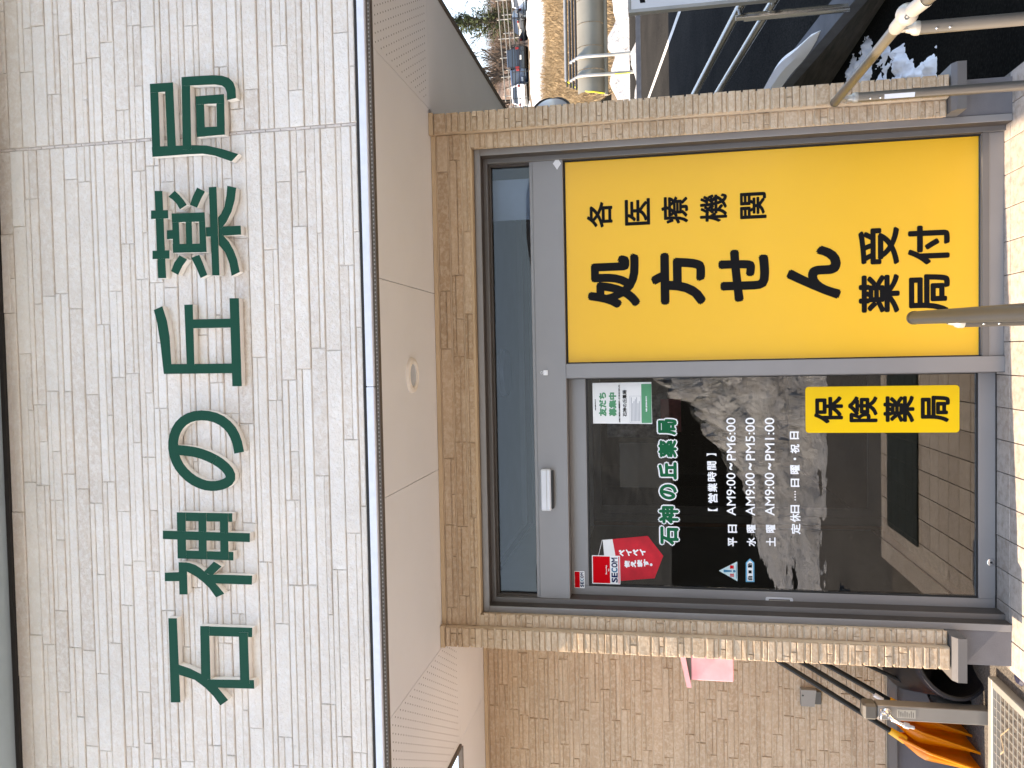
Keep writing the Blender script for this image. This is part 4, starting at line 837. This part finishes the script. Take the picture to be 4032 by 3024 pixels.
# ------------------------------------------------------------------ vestibule behind the glass
VB = 2.1
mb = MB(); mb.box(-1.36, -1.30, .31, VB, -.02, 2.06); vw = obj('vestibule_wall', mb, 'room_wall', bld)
mb = MB(); mb.box(-1.36, -1.30, .31, VB, 2.0605, 2.62); obj('vestibule_wall', mb, 'room_brightened', bld)  # upper walls take the brightened colour in place of real light
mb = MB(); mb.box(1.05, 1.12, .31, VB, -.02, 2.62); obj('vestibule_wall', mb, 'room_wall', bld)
mb = MB(); mb.box(-1.36, 1.12, VB, VB + .08, 2.06, 2.62); obj('vestibule_wall', mb, 'room_brightened', bld)
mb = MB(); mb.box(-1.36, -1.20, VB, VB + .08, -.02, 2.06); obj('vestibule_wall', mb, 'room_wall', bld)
mb = MB(); mb.box(-1.36, 1.12, .30, VB + .08, 2.621, 2.66); obj('vestibule_ceiling', mb, 'room_brightened', bld)
mb = MB(); mb.box(-1.30, 1.05, VB - .02, VB - .001, 2.535, 2.575); mb.box(-1.299, -1.28, .31, VB - .021, 2.535, 2.575); obj('picture_rail', mb, 'molding', bld)
mb = MB(); mb.box(-1.30, 1.05, .2, 6.2, -.2, -.006); vf = obj('vestibule_floor', mb, 'grout', bld)
mb = MB(); r5 = random.Random(5)
for i in range(-9, 7):
    for j in range(0, 13):
        a = .028 + i * TP; c = .18 + j * TP
        if a < -1.30 or a + TP > 1.06: continue
        mb.tone = r5.random() * .5; mb.box(a + .002, a + TP - .002, c + .002, c + TP - .002, -.02, 0)
tagp(obj('floor_tiles', mb, 'tile_dimmed', vf, recalc=False), kind='stuff')
mb = MB(); mb.box(-1.299, -1.285, .31, VB, .001, .07); mb.box(-1.285, -1.262, VB - .03, VB, .001, 2.06); obj('skirting', mb, 'wood_trim', bld)
mb = MB(); mb.bbox(-1.22, -.05, -1.56, -.93, .001, .012, .003); obj('door_mat', mb, 'mat_green', label='dark green entrance mat on the porch, mirrored in the door glass', cat='mat')
ind = thing('inner_door', (-.1, VB, 0), 'inner sliding glass door behind the vestibule', 'door')
mb = MB(); mb.box(-1.255, -1.20, VB - .03, VB + .05, .001, 2.06); obj('jamb', mb, 'frame', ind)
mb = MB(); mb.box(-1.199, 1.05, VB - .03, VB + .05, 2.0, 2.058); obj('head', mb, 'frame', ind)
mb = MB(); mb.box(-1.199, -1.14, VB - .01, VB + .04, .001, 1.999); obj('stile', mb, 'frame', ind)
mb = MB(); mb.box(-.12, -.06, VB - .01, VB + .04, .001, 1.999); obj('stile', mb, 'frame', ind)
mb = MB(); mb.box(-1.139, -.121, VB - .01, VB + .04, .001, .09); obj('rail', mb, 'frame', ind)
mb = MB(); mb.box(-1.139, -.121, VB + .01, VB + .016, .091, 1.999); obj('glass', mb, 'glass', ind)
mb = MB(); mb.box(-.059, 1.05, VB + .01, VB + .016, .001, 1.999); obj('glass', mb, 'glass', ind)
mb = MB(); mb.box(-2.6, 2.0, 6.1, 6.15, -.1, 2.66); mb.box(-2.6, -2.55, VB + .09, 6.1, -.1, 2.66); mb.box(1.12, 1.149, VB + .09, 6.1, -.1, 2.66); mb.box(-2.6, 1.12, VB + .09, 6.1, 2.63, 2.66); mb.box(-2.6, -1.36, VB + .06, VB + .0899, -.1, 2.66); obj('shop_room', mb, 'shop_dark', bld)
for nm, bx, m, lab in (('wall_poster', (-.62, -.30, 1.50, 1.95), 'paper_mix', 'dim coloured magazine poster on the inner door glass'), ('wall_poster', (-.58, -.33, 1.40, 1.55), 'paper_pink', 'dim pinkish notice on the inner door glass'), ('wall_poster', (-1.0, -.66, 1.46, 1.86), 'paper_white', 'pale notice sheet on the inner door glass')):
    mb = MB(); mb.box(bx[0], bx[1], VB - .002 if m != 'paper_pink' else VB - .006, VB + .002 if m != 'paper_pink' else VB - .0025, bx[2], bx[3]); obj(nm, mb, m, label=lab, cat='poster')
cl = thing('vestibule_lamp', (-.1, 1.3, 2.56), 'round ceiling lamp seen through the transom glass', 'ceiling light')
mb = MB(); mb.lathe([(.02, 0), (.13, -.01), (.16, -.03), (.155, -.055), (.0, -.065)], (-.1, 1.32, 2.621), n=28); obj('shade', mb, 'lamp_glass', cl, smooth=True)
mb = MB(); mb.lathe([(.16, -.008), (.168, -.03), (.16, -.034)], (-.1, 1.32, 2.621), n=28); obj('ring', mb, 'silver_plastic', cl, smooth=True)
bl = thing('vertical_blind', (.88, .45, 2.2), 'pale vertical slat blind behind the right end of the transom', 'blind')
for k in range(19):
    x = (BLIND[0] + (BLIND[1] - BLIND[0]) * k / 18) * .94; mb = MB(); mb.add([(x - .0055, 0.205, 2.15), (x + .0055, 0.197, 2.15), (x + .0055, 0.197, 2.55), (x - .0055, 0.205, 2.55), (x - .0055, 0.206, 2.15), (x + .0055, 0.198, 2.15), (x + .0055, 0.198, 2.55), (x - .0055, 0.206, 2.55)], [(0, 1, 2, 3), (7, 6, 5, 4), (0, 4, 5, 1), (2, 6, 7, 3)]); obj('slat', mb, 'blind', bl, recalc=False)
mb = MB(); mb.box(BLIND[0] * .94 - .01, BLIND[1] * .94 + .02, .19, .22, 2.552, 2.59); obj('head_rail', mb, 'blind', bl)

# ------------------------------------------------------------------ handrails
def handrail(name, label, pts, r_, posts, joint=None, mat='rail_bronze'):
    t = thing(name, pts[0], label, 'handrail', None); t.location.z = 0
    mb = MB(); mb.tube(pts, r_, 20); obj('rail', mb, mat, t, smooth=True)
    d = (Vector(pts[0]) - Vector(pts[1])).normalized(); p = Vector(pts[0])
    mb = MB(); mb.lathe([(r_ + .0012, -.012), (r_ + .0012, .002), (r_ * .85, .010), (r_ * .4, .0155), (0, .017)], p, d, 20); obj('end_cap', mb, 'rail_dark' if mat == 'rail_dark' else 'rail_bronze', t, smooth=True)
    for k, (x, y, zt, off) in enumerate(posts):
        mb = MB(); mb.tube([(x, y, .0 if y > -1.7 else -.112), (x, y, zt)], .0205, 18); po = obj('post', mb, mat, t, smooth=True)
        mb = MB(); mb.lathe([(.0225, -.012), (.0225, 0), (.020, .008), (.013, .015), (.011, .03)], (x, y, zt), n=18); mb.box(x - .006, x + .006, y - .012, y + .012, zt + .02, zt + off)
        obj('bracket', mb, 'rail_light', t, smooth=True)
        for s_ in (.06, .1):
            mb = MB(); mb.lathe([(.0035, 0), (.0035, .003), (0, .004)], (x - .012, y - .0165, zt - s_), (-.6, -.8, 0), 8); obj('screw', mb, 'chrome', t)
    return t
zR = .80
t = handrail('handrail', 'bronze metal handrail with ball joint beside the right pillar', [(1.088, -.215, zR), (1.052, -1.17, zR)], .0185, [(1.082, -.285, .735, .05), (1.048, -1.10, .742, .045)])
d = (Vector((1.052, -1.17, zR)) - Vector((1.088, -.215, zR))).normalized(); p = Vector((1.052, -1.17, zR))
mb = MB(); mb.lathe([(.0215, -.075), (.0225, -.07), (.0225, -.01), (.019, .012)], p, d, 20); obj('sleeve', mb, 'rail_light', t, smooth=True)
mb = MB(); c = p + d * .045; mb.lathe([(.034 * math.sin(a), -.034 * math.cos(a)) for a in rngf(.35, 2.8, 12)], c, d, 20); ball = obj('ball_joint', mb, 'rail_light', t, smooth=True)
mb = MB(); mb.lathe([(.008, 0), (.008, .004), (.004, .004), (.003, .001)], c + Vector((-.55, -.75, .25)).normalized() * .032, (-.55, -.75, .25), 14); obj('joint_screw', mb, 'rail_dark', ball)
d2 = Vector((d.x, d.y, -.20)).normalized(); q = c + d2 * .025
mb = MB(); mb.lathe([(.019, 0), (.0225, .012), (.0225, .085), (.021, .09)], q, d2, 20); obj('sleeve', mb, 'rail_light', t, smooth=True)
mb = MB(); mb.tube([q + d2 * .085, q + d2 * 1.2], .0185, 20); obj('rail', mb, 'rail_bronze', t, smooth=True)
mb = MB(); mb.add([(1.063, -.302, .62), (1.0815, -.3062, .62), (1.0815, -.3062, .50), (1.063, -.302, .50)], [(0, 1, 2, 3)]); obj('label_strip', mb, 'sign_white', t, recalc=False)
t = handrail('handrail', 'dark bronze handrail end in front of the yellow sign', [(.099, -1.27, .80), (.055, -2.75, .80)], .0200, [(.082, -1.45, .735, .05), (.055, -2.6, .735, .05)], mat='rail_dark')
mb = MB(); mb.tube([(.099, -1.285, .80), (.0995, -1.262, .796), (.0998, -1.250, .784), (.0998, -1.248, .768), (.0998, -1.248, .752)], .0192, 16); obj('end_bend', mb, 'rail_bronze', t, smooth=True)

# ------------------------------------------------------------------ wall lamp on the right side wall
t = thing('bulkhead_lamp', (1.26, .35, 2.0), 'grey dome wall lamp with black guard ribs behind the right pillar', 'lamp')
mb = MB(); mb.lathe([(.142 * math.cos(a), .02 + .15 * math.sin(a)) for a in rngf(0, 1.57, 9)] + [(0, .17)], (1.21, .35, 2.105), (1, 0, 0), 40); obj('dome', mb, 'cover_grey', t, smooth=True)
mb = MB(); mb.lathe([(.150, -.002), (.152, .018), (.143, .026)], (1.21, .35, 2.105), (1, 0, 0), 40); obj('rim', mb, 'rubber', t, smooth=True)
for ang in (35, 145):
    a = RAD(ang); mb = MB(); mb.tube([(1.21 + h, .35 + r_ * math.sin(a) * s_ * 1.0, 2.105 + r_ * math.cos(a) * s_) for s_, r_, h in [(1, .146 * math.cos(b), .02 + .153 * math.sin(b)) for b in rngf(0, 3.14159, 16)]], .007, 8); obj('guard_rib', mb, 'rubber', t, smooth=True)

# ------------------------------------------------------------------ things standing left of the entrance
mb = MB(); mb.box(-6, -1.492, -1.75, WY + .014, -.14, -.075); obj('side_path', mb, 'gravel', kind='structure')
t = thing('wash_pan', (-1.95, .17, -.075), 'shallow drain pan with pale metal rim and wire grid by the wall', 'drain grate')
for a, b, c, d in ((-2.6, -1.645, .315, .36), (-2.6, -1.645, -.36, -.325), (-1.685, -1.645, -.3248, .3148), (-2.6, -2.56, -.3248, .3148)):
    mb = MB(); mb.bbox(a, b, c, d, -.12, -.035, .004); obj('rim', mb, 'pan_metal', t)
mb = MB(); mb.box(-2.56, -1.686, -.3248, .3148, -.135, -.122); obj('pan_floor', mb, 'rubber', t)
mb = MB(); x = -2.55
while x < -1.69: mb.box(x, x + .0032, -.324, .314, -.050, -.046); x += .045
y = -.31
while y < .31: mb.box(-2.559, -1.687, y, y + .0032, -.0455, -.042); y += .045
tagp(obj('wire_grid', mb, 'pan_metal', t), kind='stuff')
mb = MB(); mb.tube([(-1.80, .12, -.036), (-1.86, .17, -.02), (-1.93, .16, -.03), (-1.97, .21, -.034)], .0025, 5); obj('dry_stem', mb, 'straw', label='dry grass stem lying on the wire grid', cat='grass stem')
# water tap post
t = thing('tap_post', (-1.89, .45, -.1), 'square beige metal post with a chrome garden tap', 'tap')
mb = MB(); mb.bbox(-1.928, -1.852, .42, .495, -.12, .468, .003); obj('post', mb, 'post_alu', t)
mb = MB(); mb.bbox(-1.932, -1.848, .414, .50, .4685, .540, .012); obj('cap', mb, 'dark_plastic', t)
mb = MB(); mb.box(-1.912, -1.868, .4185, .4198, .285, .375); obj('data_label', mb, 'pan_metal', t)
mb = MB()
for k in range(8): mb.box(-1.908, -1.908 + .034 - .006 * (k % 3), .4178, .4183, .365 - k * .010, .368 - k * .010)
obj('label_print', mb, 'dark_plastic', t)
mb = MB(); mb.lathe([(.022, 0), (.022, .004), (.014, .008), (.011, .03), (.013, .034), (.013, .05), (.0, .052)], (-1.885, .4195, .425), (0, -1, 0), 16); mb.tube([(-1.885, .37, .423), (-1.895, .352, .412), (-1.905, .345, .385), (-1.912, .343, .368)], [.011, .0105, .010, .010], 12); tap = obj('spout', mb, 'chrome', t, smooth=True)
mb = MB(); mb.lathe([(.006, 0), (.006, .016), (.012, .018), (.012, .024), (0, .026)], (-1.885, .385, .436), (0, 0, 1), 12); mb.bbox(-1.915, -1.855, .379, .391, .458, .466, .003); obj('tap_handle', mb, 'chrome', t, smooth=True)
mb = MB(); mb.lathe([(.011, 0), (.015, .004), (.015, .028), (.010, .030), (.008, .042), (.009, .046), (.007, .055), (0, .055)], (-1.912, .343, .368), (-.25, -.05, -1), 14); obj('hose_connector', mb, 'cover_grey', t, smooth=True)
# snow shovels leaning behind the pillar
def shovel(label, top, sock, tip, bulge, wd):
    t = thing('snow_shovel', (tip[0], tip[1], -.1), label, 'shovel', 'orange snow shovels'); top, sock, tip = Vector(top), Vector(sock), Vector(tip)
    mb = MB(); mb.tube([top, sock], .0150, 12); obj('shaft', mb, 'black_shaft', t, smooth=True)
    d = (sock - top).normalized(); mb = MB(); mb.tube([top - d * .03 + Vector((0, -.05, 0)), top - d * .03 + Vector((0, .05, 0))], .012, 10); mb.tube([top, top - d * .03 + Vector((0, -.05, 0))], .009, 8); mb.tube([top, top - d * .03 + Vector((0, .05, 0))], .009, 8); obj('grip', mb, 'black_shaft', t, smooth=True)
    mb = MB(); mb.lathe([(.0145, -.05), (.019, -.045), (.021, .0), (.024, .04)], sock, d, 14); obj('socket', mb, 'amber_plastic', t, smooth=True)
    ax = tip - sock; L = ax.length; ax.normalize(); side = Vector((-1, 0, 0)); side = (side - ax * side.dot(ax)).normalized(); yy = Vector((0, 1, 0))
    V = []; n = 15
    for i in range(n):
        u = i / (n - 1); f_ = math.sin(min(1, u / .30) * math.pi / 2) if u < .30 else 1 - ((u - .30) / .70) ** 1.15
        hw = wd * (.18 + .82 * min(1, u / .28)) ** .8; dp = bulge * max(.02, f_)
        c = sock + ax * (u * L)
        V += [c - yy * hw, c - yy * hw * .97 + side * dp * .55, c - yy * hw * .80 + side * dp, c - yy * hw * .3 + side * dp * 1.0, c + yy * hw * .3 + side * dp * 1.0, c + yy * hw * .80 + side * dp, c + yy * hw * .97 + side * dp * .55, c + yy * hw]
    F = [(8 * i + k, 8 * i + k + 1, 8 * i + 9 + k, 8 * i + 8 + k) for i in range(n - 1) for k in range(7)]
    mb = MB(); mb.add(V, F)
    # lip folded along both long edges
    for e in (0, 7):
        mb.tube([V[8 * i + e] for i in range(n)], .0035, 6)
    for k in (2, 3.5, 5):
        pass
    o = obj('blade', mb, 'orange_plastic', t, smooth=True, recalc=False, angle=50)
    so = o.modifiers.new('thickness', 'SOLIDIFY'); so.thickness = .004
    mb = MB()
    for e in (3, 4): mb.tube([Vector(V[8 * i + e]) + side * .002 for i in range(0, n - 2)], .005, 6)
    obj('rib', mb, 'orange_plastic', t, smooth=True)
shovel('orange snow shovel with black shaft, frontmost beside the tap post', (-1.66, .60, 1.02), (-2.09, .60, .32), (-2.225, .60, -.12), .050, .10)
shovel('orange snow shovel half hidden behind the tap post', (-1.60, .66, 1.03), (-2.01, .66, .34), (-2.155, .66, -.12), .060, .10)
shovel('orange snow shovel farthest back, only its blade edge showing below the tap', (-1.62, .75, .93), (-1.985, .75, .28), (-2.115, .75, -.12), .05, .08)
mb = MB(); mb.tube([(-1.955, .742, .36), (-1.928, .742, .405)], .0143, 12); obj('shaft_sticker', mb, 'sign_white', label='white paper label wrapped round a black shovel shaft', cat='label')
mb = MB(); mb.tube([(-1.60, .72, .80), (-1.89, .70, .13)], .011, 10); mb.lathe([(.02, 0), (.05, .03), (.055, .2), (.0, .22)], (-1.89, .70, .13), (-.38, -.02, -.9), 12)
obj('scrubbing_brush', mb, 'black_shaft', label='black long handled brush standing in the black tub', cat='brush', smooth=True)
t = thing('rubber_tub', (-1.66, .55, -.1), 'black rubber tub with bluish rim lying on its side behind the left pillar', 'tub')
ax = Vector((.35, -.75, -.28))
mb = MB(); mb.lathe([(.02, -.30), (.16, -.30), (.185, -.1), (.21, .10), (.198, .10), (.175, -.1), (.15, -.28), (0, -.28)], (-1.66, .62, .10), ax, 28); obj('body', mb, 'black_rubber', t, smooth=True)
mb = MB(); mb.lathe([(.205, .06), (.216, .062), (.219, .10), (.206, .104)], (-1.66, .62, .10), ax, 28); obj('rim', mb, 'blue_rim', t, smooth=True)
mb = MB(); mb.lathe([(0, 0), (.03, .008), (.04, .02), (.03, .035), (0, .04)], (-1.525, .05, -.075), (0, 0, 1), 12); obj('tarp_corner', mb, 'tarp_blue', smooth=True, label='crumpled dark blue plastic at the foot of the left pillar', cat='tarp')
# pink box on the return wall
t = thing('pink_box', (-1.58, .25, 1.2), 'pink plastic letter box with sloping lid behind the left pillar', 'letter box')
mb = MB(); mb.bbox(-1.700, -1.462, .25, .40, 1.211, 1.425, .004); obj('body', mb, 'pink_plastic', t)
mb = MB(); mb.add([(-1.735, .235, 1.425), (-1.462, .235, 1.475), (-1.462, .235, 1.505), (-1.735, .235, 1.448), (-1.735, .415, 1.425), (-1.462, .415, 1.475), (-1.462, .415, 1.505), (-1.735, .415, 1.448)], [(0, 1, 2, 3), (7, 6, 5, 4), (0, 4, 5, 1), (3, 2, 6, 7), (0, 3, 7, 4), (1, 5, 6, 2)]); obj('lid', mb, 'pink_plastic', t)
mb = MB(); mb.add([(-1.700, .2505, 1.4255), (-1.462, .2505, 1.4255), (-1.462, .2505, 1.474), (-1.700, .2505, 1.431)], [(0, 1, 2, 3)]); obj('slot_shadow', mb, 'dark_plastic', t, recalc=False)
# outdoor socket box
t = thing('outlet_box', (-2.02, .87, .66), 'grey weatherproof outlet box on the tan wall', 'outlet box')
mb = MB(); mb.add([(-2.069, .855, .70), (-1.972, .855, .69), (-1.972, .855, .775), (-2.069, .855, .775), (-2.069, .894, .70), (-1.972, .894, .69), (-1.972, .894, .775), (-2.069, .894, .775), ], [(0, 1, 2, 3), (7, 6, 5, 4), (0, 4, 5, 1), (3, 2, 6, 7), (0, 3, 7, 4), (1, 5, 6, 2)]); obj('cover', mb, 'grey_plastic', t)
mb = MB(); mb.bbox(-2.06, -1.985, .868, .894, .66, .698, .003); obj('socket', mb, 'dark_plastic', t)
mb = MB(); mb.lathe([(.005, 0), (.005, .002), (0, .002)], (-2.005, .8548, .765), (0, -1, 0), 10); obj('cover_screw', mb, 'rubber', t)

# ------------------------------------------------------------------ parked cars up the slope
def car(label, x, y, rz, body, kind, plate=True):
    """tail of the car faces -Y (towards the building) at rz=0"""
    z = 11.2; t = thing('parked_car', (x, y, z), label, 'car', 'cars parked at the top of the slope'); t.rotation_euler = (0, 0, rz)
    H = {'van': 1.86, 'suv': 1.72, 'sedan': 1.45, 'hatch': 1.55, 'kei': 1.70}[kind]; L = {'van': 4.4, 'suv': 4.4, 'sedan': 4.5, 'hatch': 3.9, 'kei': 3.4}[kind]; W = 1.70 if kind != 'kei' else 1.5
    belt = .95 if kind != 'sedan' else .88; h0 = .22
    def P(name, mb, mat, parent=t, smooth=True):
        for i, v in enumerate(mb.v): mb.v[i] = tuple(Vector(v) + Vector((x, y, z)))
        return obj(name, mb, mat, parent, smooth=smooth, angle=35)
    ra = {'sedan': .75, 'hatch': .18, 'van': .06, 'suv': .14, 'kei': .08}[kind]
    lower = [(0.0, .42), (.02, belt - .06), (.06, belt), (L - 1.15, belt + .02), (L - .25, belt - .16), (L - .02, belt - .30), (L, .45), (L - .05, h0), (.06, h0)]
    mb = MB(); n = len(lower); V = []
    for sx, k in ((-1, 1.0), (-1, .93), (1, .93), (1, 1.0)):
        pass
    secs = [(-W / 2 + .07, .05), (-W / 2, 0), (W / 2, 0), (W / 2 - .07, .05)]
    for sx, ins in secs:
        V += [(sx, min(max(yy, ins), L - ins), zz - (ins * .6 if zz > .7 else 0)) for yy, zz in lower]
    F = [tuple(range(n)), tuple(range(4 * n - 1, 3 * n - 1, -1))] + [(s * n + i, s * n + (i + 1) % n, (s + 1) * n + (i + 1) % n, (s + 1) * n + i) for s in range(3) for i in range(n)]
    # widen: order sections so that sides bulge
    mb.add(V, F); P('body', mb, body)
    g0, g1, g2, g3 = ra, ra + (.5 if kind == 'sedan' else .16), L - 1.95, L - 1.2
    if kind in ('van', 'kei'): g2, g3 = L - 1.25, L - .7
    mb = MB(); wb, wt = W / 2 - .04, W / 2 - .20
    cab = [(g0, belt), (g1, H - .06), (g1 + .12, H), (g2 - .1, H), (g2, H - .04), (g3, belt)]
    V = [(-wb if zz == belt else -wt, yy, zz) for yy, zz in cab] + [(wb if zz == belt else wt, yy, zz) for yy, zz in cab]; n = len(cab)
    mb.add(V, [tuple(range(n)), tuple(range(2 * n - 1, n - 1, -1))] + [(i, (i + 1) % n, n + (i + 1) % n, n + i) for i in range(n)]); P('cabin', mb, body)
    # rear window, side windows, windscreen a little proud of the cabin
    def lerp(a, b, k): return tuple(a[i] + (b[i] - a[i]) * k for i in range(3))
    def quad(a, b, c_, d_, off, name, mat):
        mb = MB(); o = Vector(off); q = [Vector(v) + o for v in (a, b, c_, d_)]; mb.add(q + [v - o * .8 for v in q], [(0, 1, 2, 3), (7, 6, 5, 4), (0, 4, 5, 1), (1, 5, 6, 2), (2, 6, 7, 3), (3, 7, 4, 0)]); P(name, mb, mat, smooth=False)
    quad((-wb + .1, g0 + .02, belt + .06), (wb - .1, g0 + .02, belt + .06), (wt - .06, g1 - .01, H - .16), (-wt + .06, g1 - .01, H - .16), (0, -.02, .006), 'rear_window', 'car_glass')
    for s_ in (-1, 1):
        a = (s_ * (wb - .0), g0 + .35, belt + .04); b = (s_ * (wb - .0), g3 - .35, belt + .04); c_ = (s_ * (wt + .015), g2 - .15, H - .14); d_ = (s_ * (wt + .015), g1 + .3, H - .14)
        quad(a, b, c_, d_, (s_ * .015, 0, 0), 'side_window', 'car_glass')
    quad((-wb + .08, g3 - .02, belt + .05), (wb - .08, g3 - .02, belt + .05), (wt - .06, g2 + .02, H - .12), (-wt + .06, g2 + .02, H - .12), (0, .02, .006), 'windscreen', 'car_glass')
    for s_ in (-1, 1):
        for yy in (.75, L - .85):
            mb = MB(); mb.lathe([(.2, -.1), (.30, -.1), (.315, -.06), (.315, .06), (.30, .1), (.2, .1)], (s_ * (W / 2 - .10), yy, .31), (1, 0, 0), 18); wh = P('wheel', mb, 'tyre')
            mb = MB(); mb.lathe([(.19, 0), (.19, .02), (.05, .035), (0, .035)], (s_ * (W / 2 - .02), yy, .31), (s_, 0, 0), 14); rm = P('rim', mb, 'galv', t)
        zl = (belt - .18, belt - .02) if kind in ('sedan', 'hatch') else (belt - .15, belt + .18)
        mb = MB(); mb.bbox(s_ * (W / 2 - .12) - .08, s_ * (W / 2 - .12) + .08, -.035, .06, zl[0], zl[1], .015); P('tail_light', mb, 'tail_red')
        mb = MB(); mb.bbox(s_ * (W / 2 + .06) - .07, s_ * (W / 2 + .06) + .07, g3 - .5, g3 - .38, belt, belt + .14, .02); P('mirror', mb, body)
    mb = MB(); mb.bbox(-W / 2 + .03, W / 2 - .03, -.06, .06, .30, .52, .03); P('rear_bumper', mb, body)
    mb = MB(); mb.bbox(-.17, .17, -.08, -.061, .60 if kind != 'sedan' else .62, .76, .004)
    for i, v in enumerate(mb.v): pass
    P('number_plate', mb, 'plate_white')
    return t
car('white hatchback, leftmost parked car next to the building corner', 21.3, 60, -.45, 'car_white', 'hatch')
car('dark blue rounded car parked between the white hatchback and the black van', 22.9, 60.8, -.55, 'car_navy', 'suv')
car('black van parked in the middle of the car row', 24.35, 60.0, -.2, 'car_black', 'van')
car('black sedan with red tail lamps parked right of the van', 26.6, 60.3, -.8, 'car_black', 'sedan')
car('pale silver car at the right edge of the picture', 29.3, 60.8, -.7, 'car_silver', 'hatch')
t = thing('wire_fence', (25, 58.6, 11), 'thin black wire fence in front of the parked cars', 'fence')
for x in (18.5, 20.6, 22.7, 24.8, 26.9, 29, 31.1):
    mb = MB(); mb.tube([(x, 58.6, 10.9), (x, 58.6, 12.35)], .03, 6); obj('post', mb, 'black_wire', t)
for z in (11.35, 11.75, 12.1, 12.32):
    mb = MB(); mb.tube([(18.5, 58.6, z), (31.1, 58.6, z)], .03, 5); obj('wire', mb, 'black_wire', t)
t = thing('pipe_trellis', (29, 68, 12), 'pale pipe trellis frame standing behind the parked cars', 'trellis')
for k, x in enumerate((23.5, 25.2, 26.9, 28.6, 30.3, 32, 33.7)):
    for y in (66.5, 69.5):
        mb = MB(); mb.tube([(x, y, 11.2), (x, y, 14.6 + .1 * k)], .05, 6); obj('upright', mb, 'grey_plastic', t)
for y in (66.5, 69.5):
    for dz in (0, -.8):
        mb = MB(); mb.tube([(23, y, 14.35 + dz), (34.5, y, 15.05 + dz)], .05, 6); obj('crossbar', mb, 'grey_plastic', t)
t = thing('field_shed', (19.5, 72, 11.3), 'small pale shed with dark roof behind the cars', 'shed')
mb = MB(); mb.box(17.6, 24.6, 70.6, 74, 11.2, 13.4); obj('wall', mb, 'house_wall', t)
mb = MB(); mb.add([(17.3, 70.3, 13.4), (24.9, 70.3, 13.4), (24.9, 74.3, 13.4), (17.3, 74.3, 13.4), (17.3, 72.3, 14.5), (24.9, 72.3, 14.5)], [(0, 1, 5, 4), (3, 4, 5, 2), (0, 4, 3), (1, 2, 5), (0, 3, 2, 1)]); obj('roof', mb, 'house_roof', t)
for x in (18.4, 20.6, 22.8):
    mb = MB(); mb.box(x, x + 1.1, 70.57, 70.6, 12.1, 13.0); obj('window', mb, 'car_glass', t)

# ------------------------------------------------------------------ trees beyond the cars
def bare_tree(label, x, y, h, seed, mat='bark'):
    r = random.Random(seed); z = zroad(y) - .2; t = thing('bare_tree', (x, y, z), label, 'tree', 'leafless trees beyond the parked cars')
    tr = MB(); cr_ = MB()
    def grow(mb, p, d, l, rad, lev):
        pts = [p]; q = p; dd = d
        for i in range(3):
            dd = (dd + Vector((r.uniform(-.22, .22), r.uniform(-.22, .22), r.uniform(-.05, .15)))).normalized(); q = q + dd * l / 3; pts.append(q)
        rad = max(rad, .028); mb.tube(pts, [rad, rad * .85, rad * .7, rad * .5], 5 if lev < 2 else 3, caps=False)
        if lev >= 4: return
        for i in range(r.randint(3, 5) if lev else 6):
            k = r.choice((1, 2, 3)) if lev else r.choice((1, 2, 2, 3, 3)); nd = (dd + Vector((r.uniform(-1, 1), r.uniform(-1, 1), r.uniform(-.1, .7))) * .85).normalized()
            grow(cr_, pts[k], nd, l * r.uniform(.5, .72), rad * .5, lev + 1)
    grow(tr, Vector((x, y, z)), Vector((0, 0, 1)), h * .45, h * .026, 0)
    obj('trunk', tr, mat, t, recalc=False); obj('crown', cr_, mat, t, recalc=False)
def conifer(label, x, y, h, seed):
    r = random.Random(seed); z = zroad(y) - .2; t = thing('conifer_tree', (x, y, z), label, 'tree')
    mb = MB(); mb.tube([(x, y, z), (x, y, z + h)], [h * .02, h * .003], 7); obj('trunk', mb, 'bark', t)
    mb = MB(); fo = MB()
    for i in range(150):
        u = i / 150; zz = z + h * (.12 + .87 * u); a = i * 2.4 + r.uniform(-.4, .4); L = h * .27 * (1 - u) ** .8 * r.uniform(.55, 1.15) + .15; d = Vector((math.cos(a), math.sin(a), -.12 + .3 * u)); p0 = Vector((x, y, zz))
        mb.tube([p0, p0 + d * L], [.04, .01], 3, caps=False)
        for k in range(60):
            s_ = r.uniform(.25, 1.05); c = p0 + d * L * s_ + Vector((r.uniform(-.22, .22), r.uniform(-.22, .22), r.uniform(-.28, .1))) * (1.2 - .4 * s_); e1 = Vector((r.uniform(-1, 1), r.uniform(-1, 1), r.uniform(-.5, .5))) * .16; e2 = Vector((r.uniform(-1, 1), r.uniform(-1, 1), r.uniform(-.6, .2))) * .13
            fo.add([c - e1, c + e1, c + e2], [(0, 1, 2)])
    obj('branches', mb, 'bark', t, recalc=False); obj('crown', fo, 'conifer_green', t, recalc=False)
conifer('tall dark green conifer rising into the sky at the right edge', 34.3, 76, 10.8, 2)
for i, (x, y, h, lab) in enumerate(((31.6, 74.5, 6.5, 'bare grey-brown tree just left of the conifer'), (29.3, 77, 8.5, 'bare tree with wide twigs above the black sedan'), (27.3, 80, 9.5, 'bare tree behind the trellis above the van'), (25.0, 76, 7.5, 'leaning bare tree above the dark blue car'),
                                 (38.5, 84, 10, 'bare tree against the sky beyond the conifer'), (33.5, 88, 10, 'taller bare tree farther up the hill behind the conifer'), (24.5, 88, 11, 'bare tree beside the roof edge on the wooded hill'), (42.5, 82, 9, 'bare tree at the far right picture edge'))):
    bare_tree(lab, x, y, h, 40 + i)
